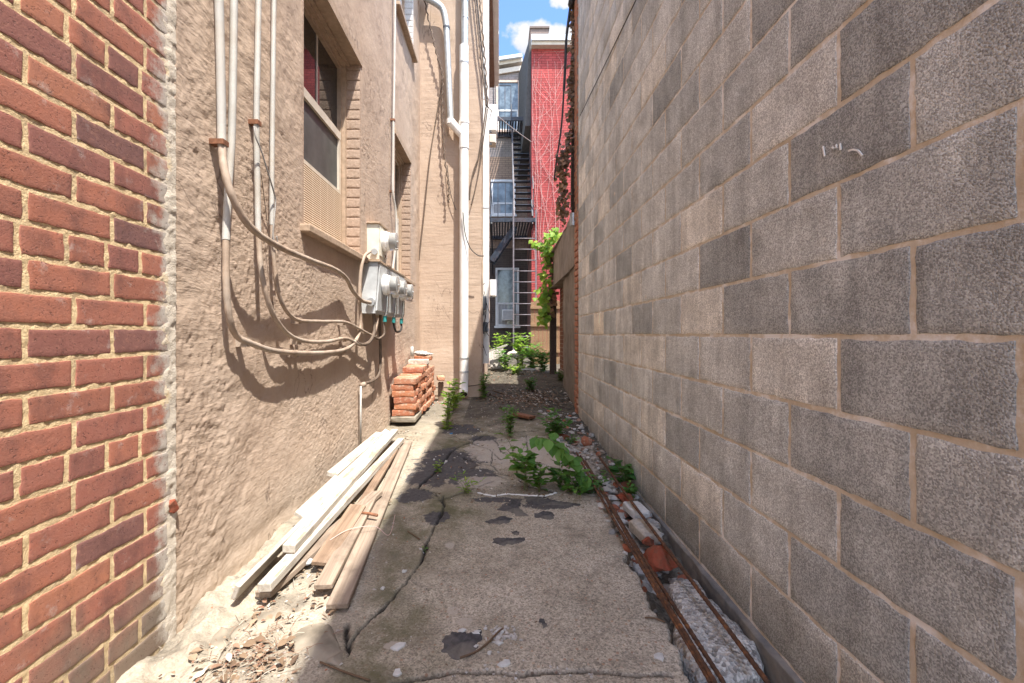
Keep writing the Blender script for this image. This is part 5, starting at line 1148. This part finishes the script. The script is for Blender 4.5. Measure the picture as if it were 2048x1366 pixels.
def stair(p0, p1, n):
    for x, nm in ((xa, 0), (xb, 1)): MB().obox((x, p0[0], p0[1]), (x, p1[0], p1[1]), .035, .16, up=(0,0,1)).build('stringer', I if nm else M['iron_pale'], t)
    for k in range(1, n):
        f_ = k/n; y = p0[0]+(p1[0]-p0[0])*f_; z = p0[1]+(p1[1]-p0[1])*f_; MB().box((xa+.02, y-.09, z-.014), (xb-.02, y+.09, z+.014)).build('tread', I, t)
    for x in (xa-.03, xb+.03):
        m = MB(); m.obox((x, p0[0], p0[1]+.85), (x, p1[0], p1[1]+.85), .03, .03)
        for f_ in (.02, .33, .66, .98): y = p0[0]+(p1[0]-p0[0])*f_; z = p0[1]+(p1[1]-p0[1])*f_; m.obox((x, y, z), (x, y, z+.84), .022, .022)
        m.build('handrail', I, t)
stair((15.0, zA+.03), (13.05, zB+.08), 16)
# ladder
x0, x1 = P(1027,0,12.85).x, P(1072,0,12.85).x; zl = .36
for x, m_ in ((x0, M['iron_pale']), (x1, M['iron_pale'])): MB().box((x-.02, 12.83, zl), (x+.02, 12.87, P(0,420,12.85).z)).build('ladder_rail', m_, t)
z = zl+.3
while z < P(0,470,12.85).z: MB().tube([(x0+.02, 12.85, z), (x1-.02, 12.85, z)], .016, 6).build('rung', M['iron_pale'], t, smooth=True); z += .318
for (y0, za_, y1, zb_, x) in [(13.1, zB-.06, 15.38, zB-1.3, -.25), (13.1, zB-.06, 15.38, zB-1.3, xb), (14.3, zA-.06, 15.38, zA-1.0, .7)]: MB().obox((x, y0, za_), (x, y1, zb_), .05, .05).build('bracket', I, t)
# lower flight folded up under the platform
for k in range(2): MB().obox((-.25, 13.3+k*.5, zB-1.15), (.45, 13.3+k*.5, zB-.12), .04, .18).build('lower_stringer', I, t)
for k in range(6): f_ = k/6+.08; MB().box((-.25+.7*f_-.08, 13.33, zB-1.15+1.03*f_-.012), (-.25+.7*f_+.08, 13.77, zB-1.15+1.03*f_+.012)).build('tread', I, t)
# ================================================================== camera, sky, sun
cam = bpy.data.cameras.new('camera'); co_ = bpy.data.objects.new('camera', cam); COL.objects.link(co_); SC.camera = co_
co_.location = (0, 0, H); co_.rotation_euler = (math.pi/2, 0, 0); cam.sensor_width = 36; cam.lens = F/2048*36; cam.clip_end = 500; cam.clip_start = .02
cam.shift_x = 24/2048; cam.shift_y = -15/2048
SUN = Vector((.27, -.38, 1)).normalized()
ld = bpy.data.lights.new('sun', 'SUN'); lo = bpy.data.objects.new('sun', ld); COL.objects.link(lo); ld.energy = 2.5; ld.angle = math.radians(.6); ld.color = (1, .95, .87)
lo.rotation_euler = SUN.to_track_quat('Z', 'Y').to_euler()
W = bpy.data.worlds.new('World'); SC.world = W; W.use_nodes = True; nt = W.node_tree; bg = nt.nodes['Background']
sk = nt.nodes.new('ShaderNodeTexSky'); sk.sky_type = 'NISHITA'; sk.sun_disc = False; sk.sun_elevation = math.asin(SUN.z); sk.sun_rotation = math.atan2(SUN.x, SUN.y)
class WN(NT):
    def __init__(s): s.t = nt
w = WN(); tc = w.n('ShaderNodeTexCoord').outputs['Generated']; x, y, z = w.xyz(tc)
yy = w.math('MAXIMUM', y, .02); px = w.math('DIVIDE', x, yy); pz = w.math('DIVIDE', z, yy)
pv = w.comb(px, pz, 0.)
nn = w.noise(pv, 9, 8, .62)
def el(cx, cz, rx, rz): return w.math('SUBTRACT', 1., w.math('ADD', w.math('POWER', w.math('ABSOLUTE', w.math('DIVIDE', w.math('SUBTRACT', px, cx), rx)), 2.), w.math('POWER', w.math('ABSOLUTE', w.math('DIVIDE', w.math('SUBTRACT', pz, cz), rz)), 2.)))
ms = w.math('MAXIMUM', w.math('MAXIMUM', el(.115, .675, .115, .052), el(.04, .590, .06, .020)), w.math('MAXIMUM', el(.16, .76, .06, .035), el(.19, .61, .11, .03)))
ms = w.math('ADD', ms, w.math('MULTIPLY', w.math('SUBTRACT', nn, .5), 2.6))
cl = w.ramp(ms, [(.22, 0.), (.55, 1.)])
gen = w.ramp(w.noise(w.map(tc, (1,1,2.2)), 2.6, 8, .6), [(.52, 0.), (.66, .8)]); gen = w.math('MULTIPLY', gen, w.ramp(y, [(.5, 1.), (.62, 0.)]))
cl = w.math('MAXIMUM', cl, gen)
shade = w.ramp(w.math('ADD', w.math('MULTIPLY', w.math('SUBTRACT', pz, .645), 7.), w.math('MULTIPLY', nn, .8)), [(.2, (.95,1.08,1.35)), (.62, (1.6,1.6,1.66))])
north = w.ramp(y, [(.55, 0.), (.75, 1.)]); lift = w.mix(north, w.mix(1., sk.outputs[0], (1.1,1.06,1.04), 'MULTIPLY'), w.mix(1., sk.outputs[0], (.46,.56,.78), 'MULTIPLY'))
nt.links.new(w.mix(cl, lift, shade), bg.inputs[0]); bg.inputs[1].default_value = .15
SC.view_settings.view_transform = 'Standard'; SC.view_settings.look = 'None'; SC.view_settings.exposure = 2.1; SC.view_settings.gamma = 1
SC.cycles.max_bounces = 10; SC.cycles.diffuse_bounces = 6; SC.cycles.use_denoising = True
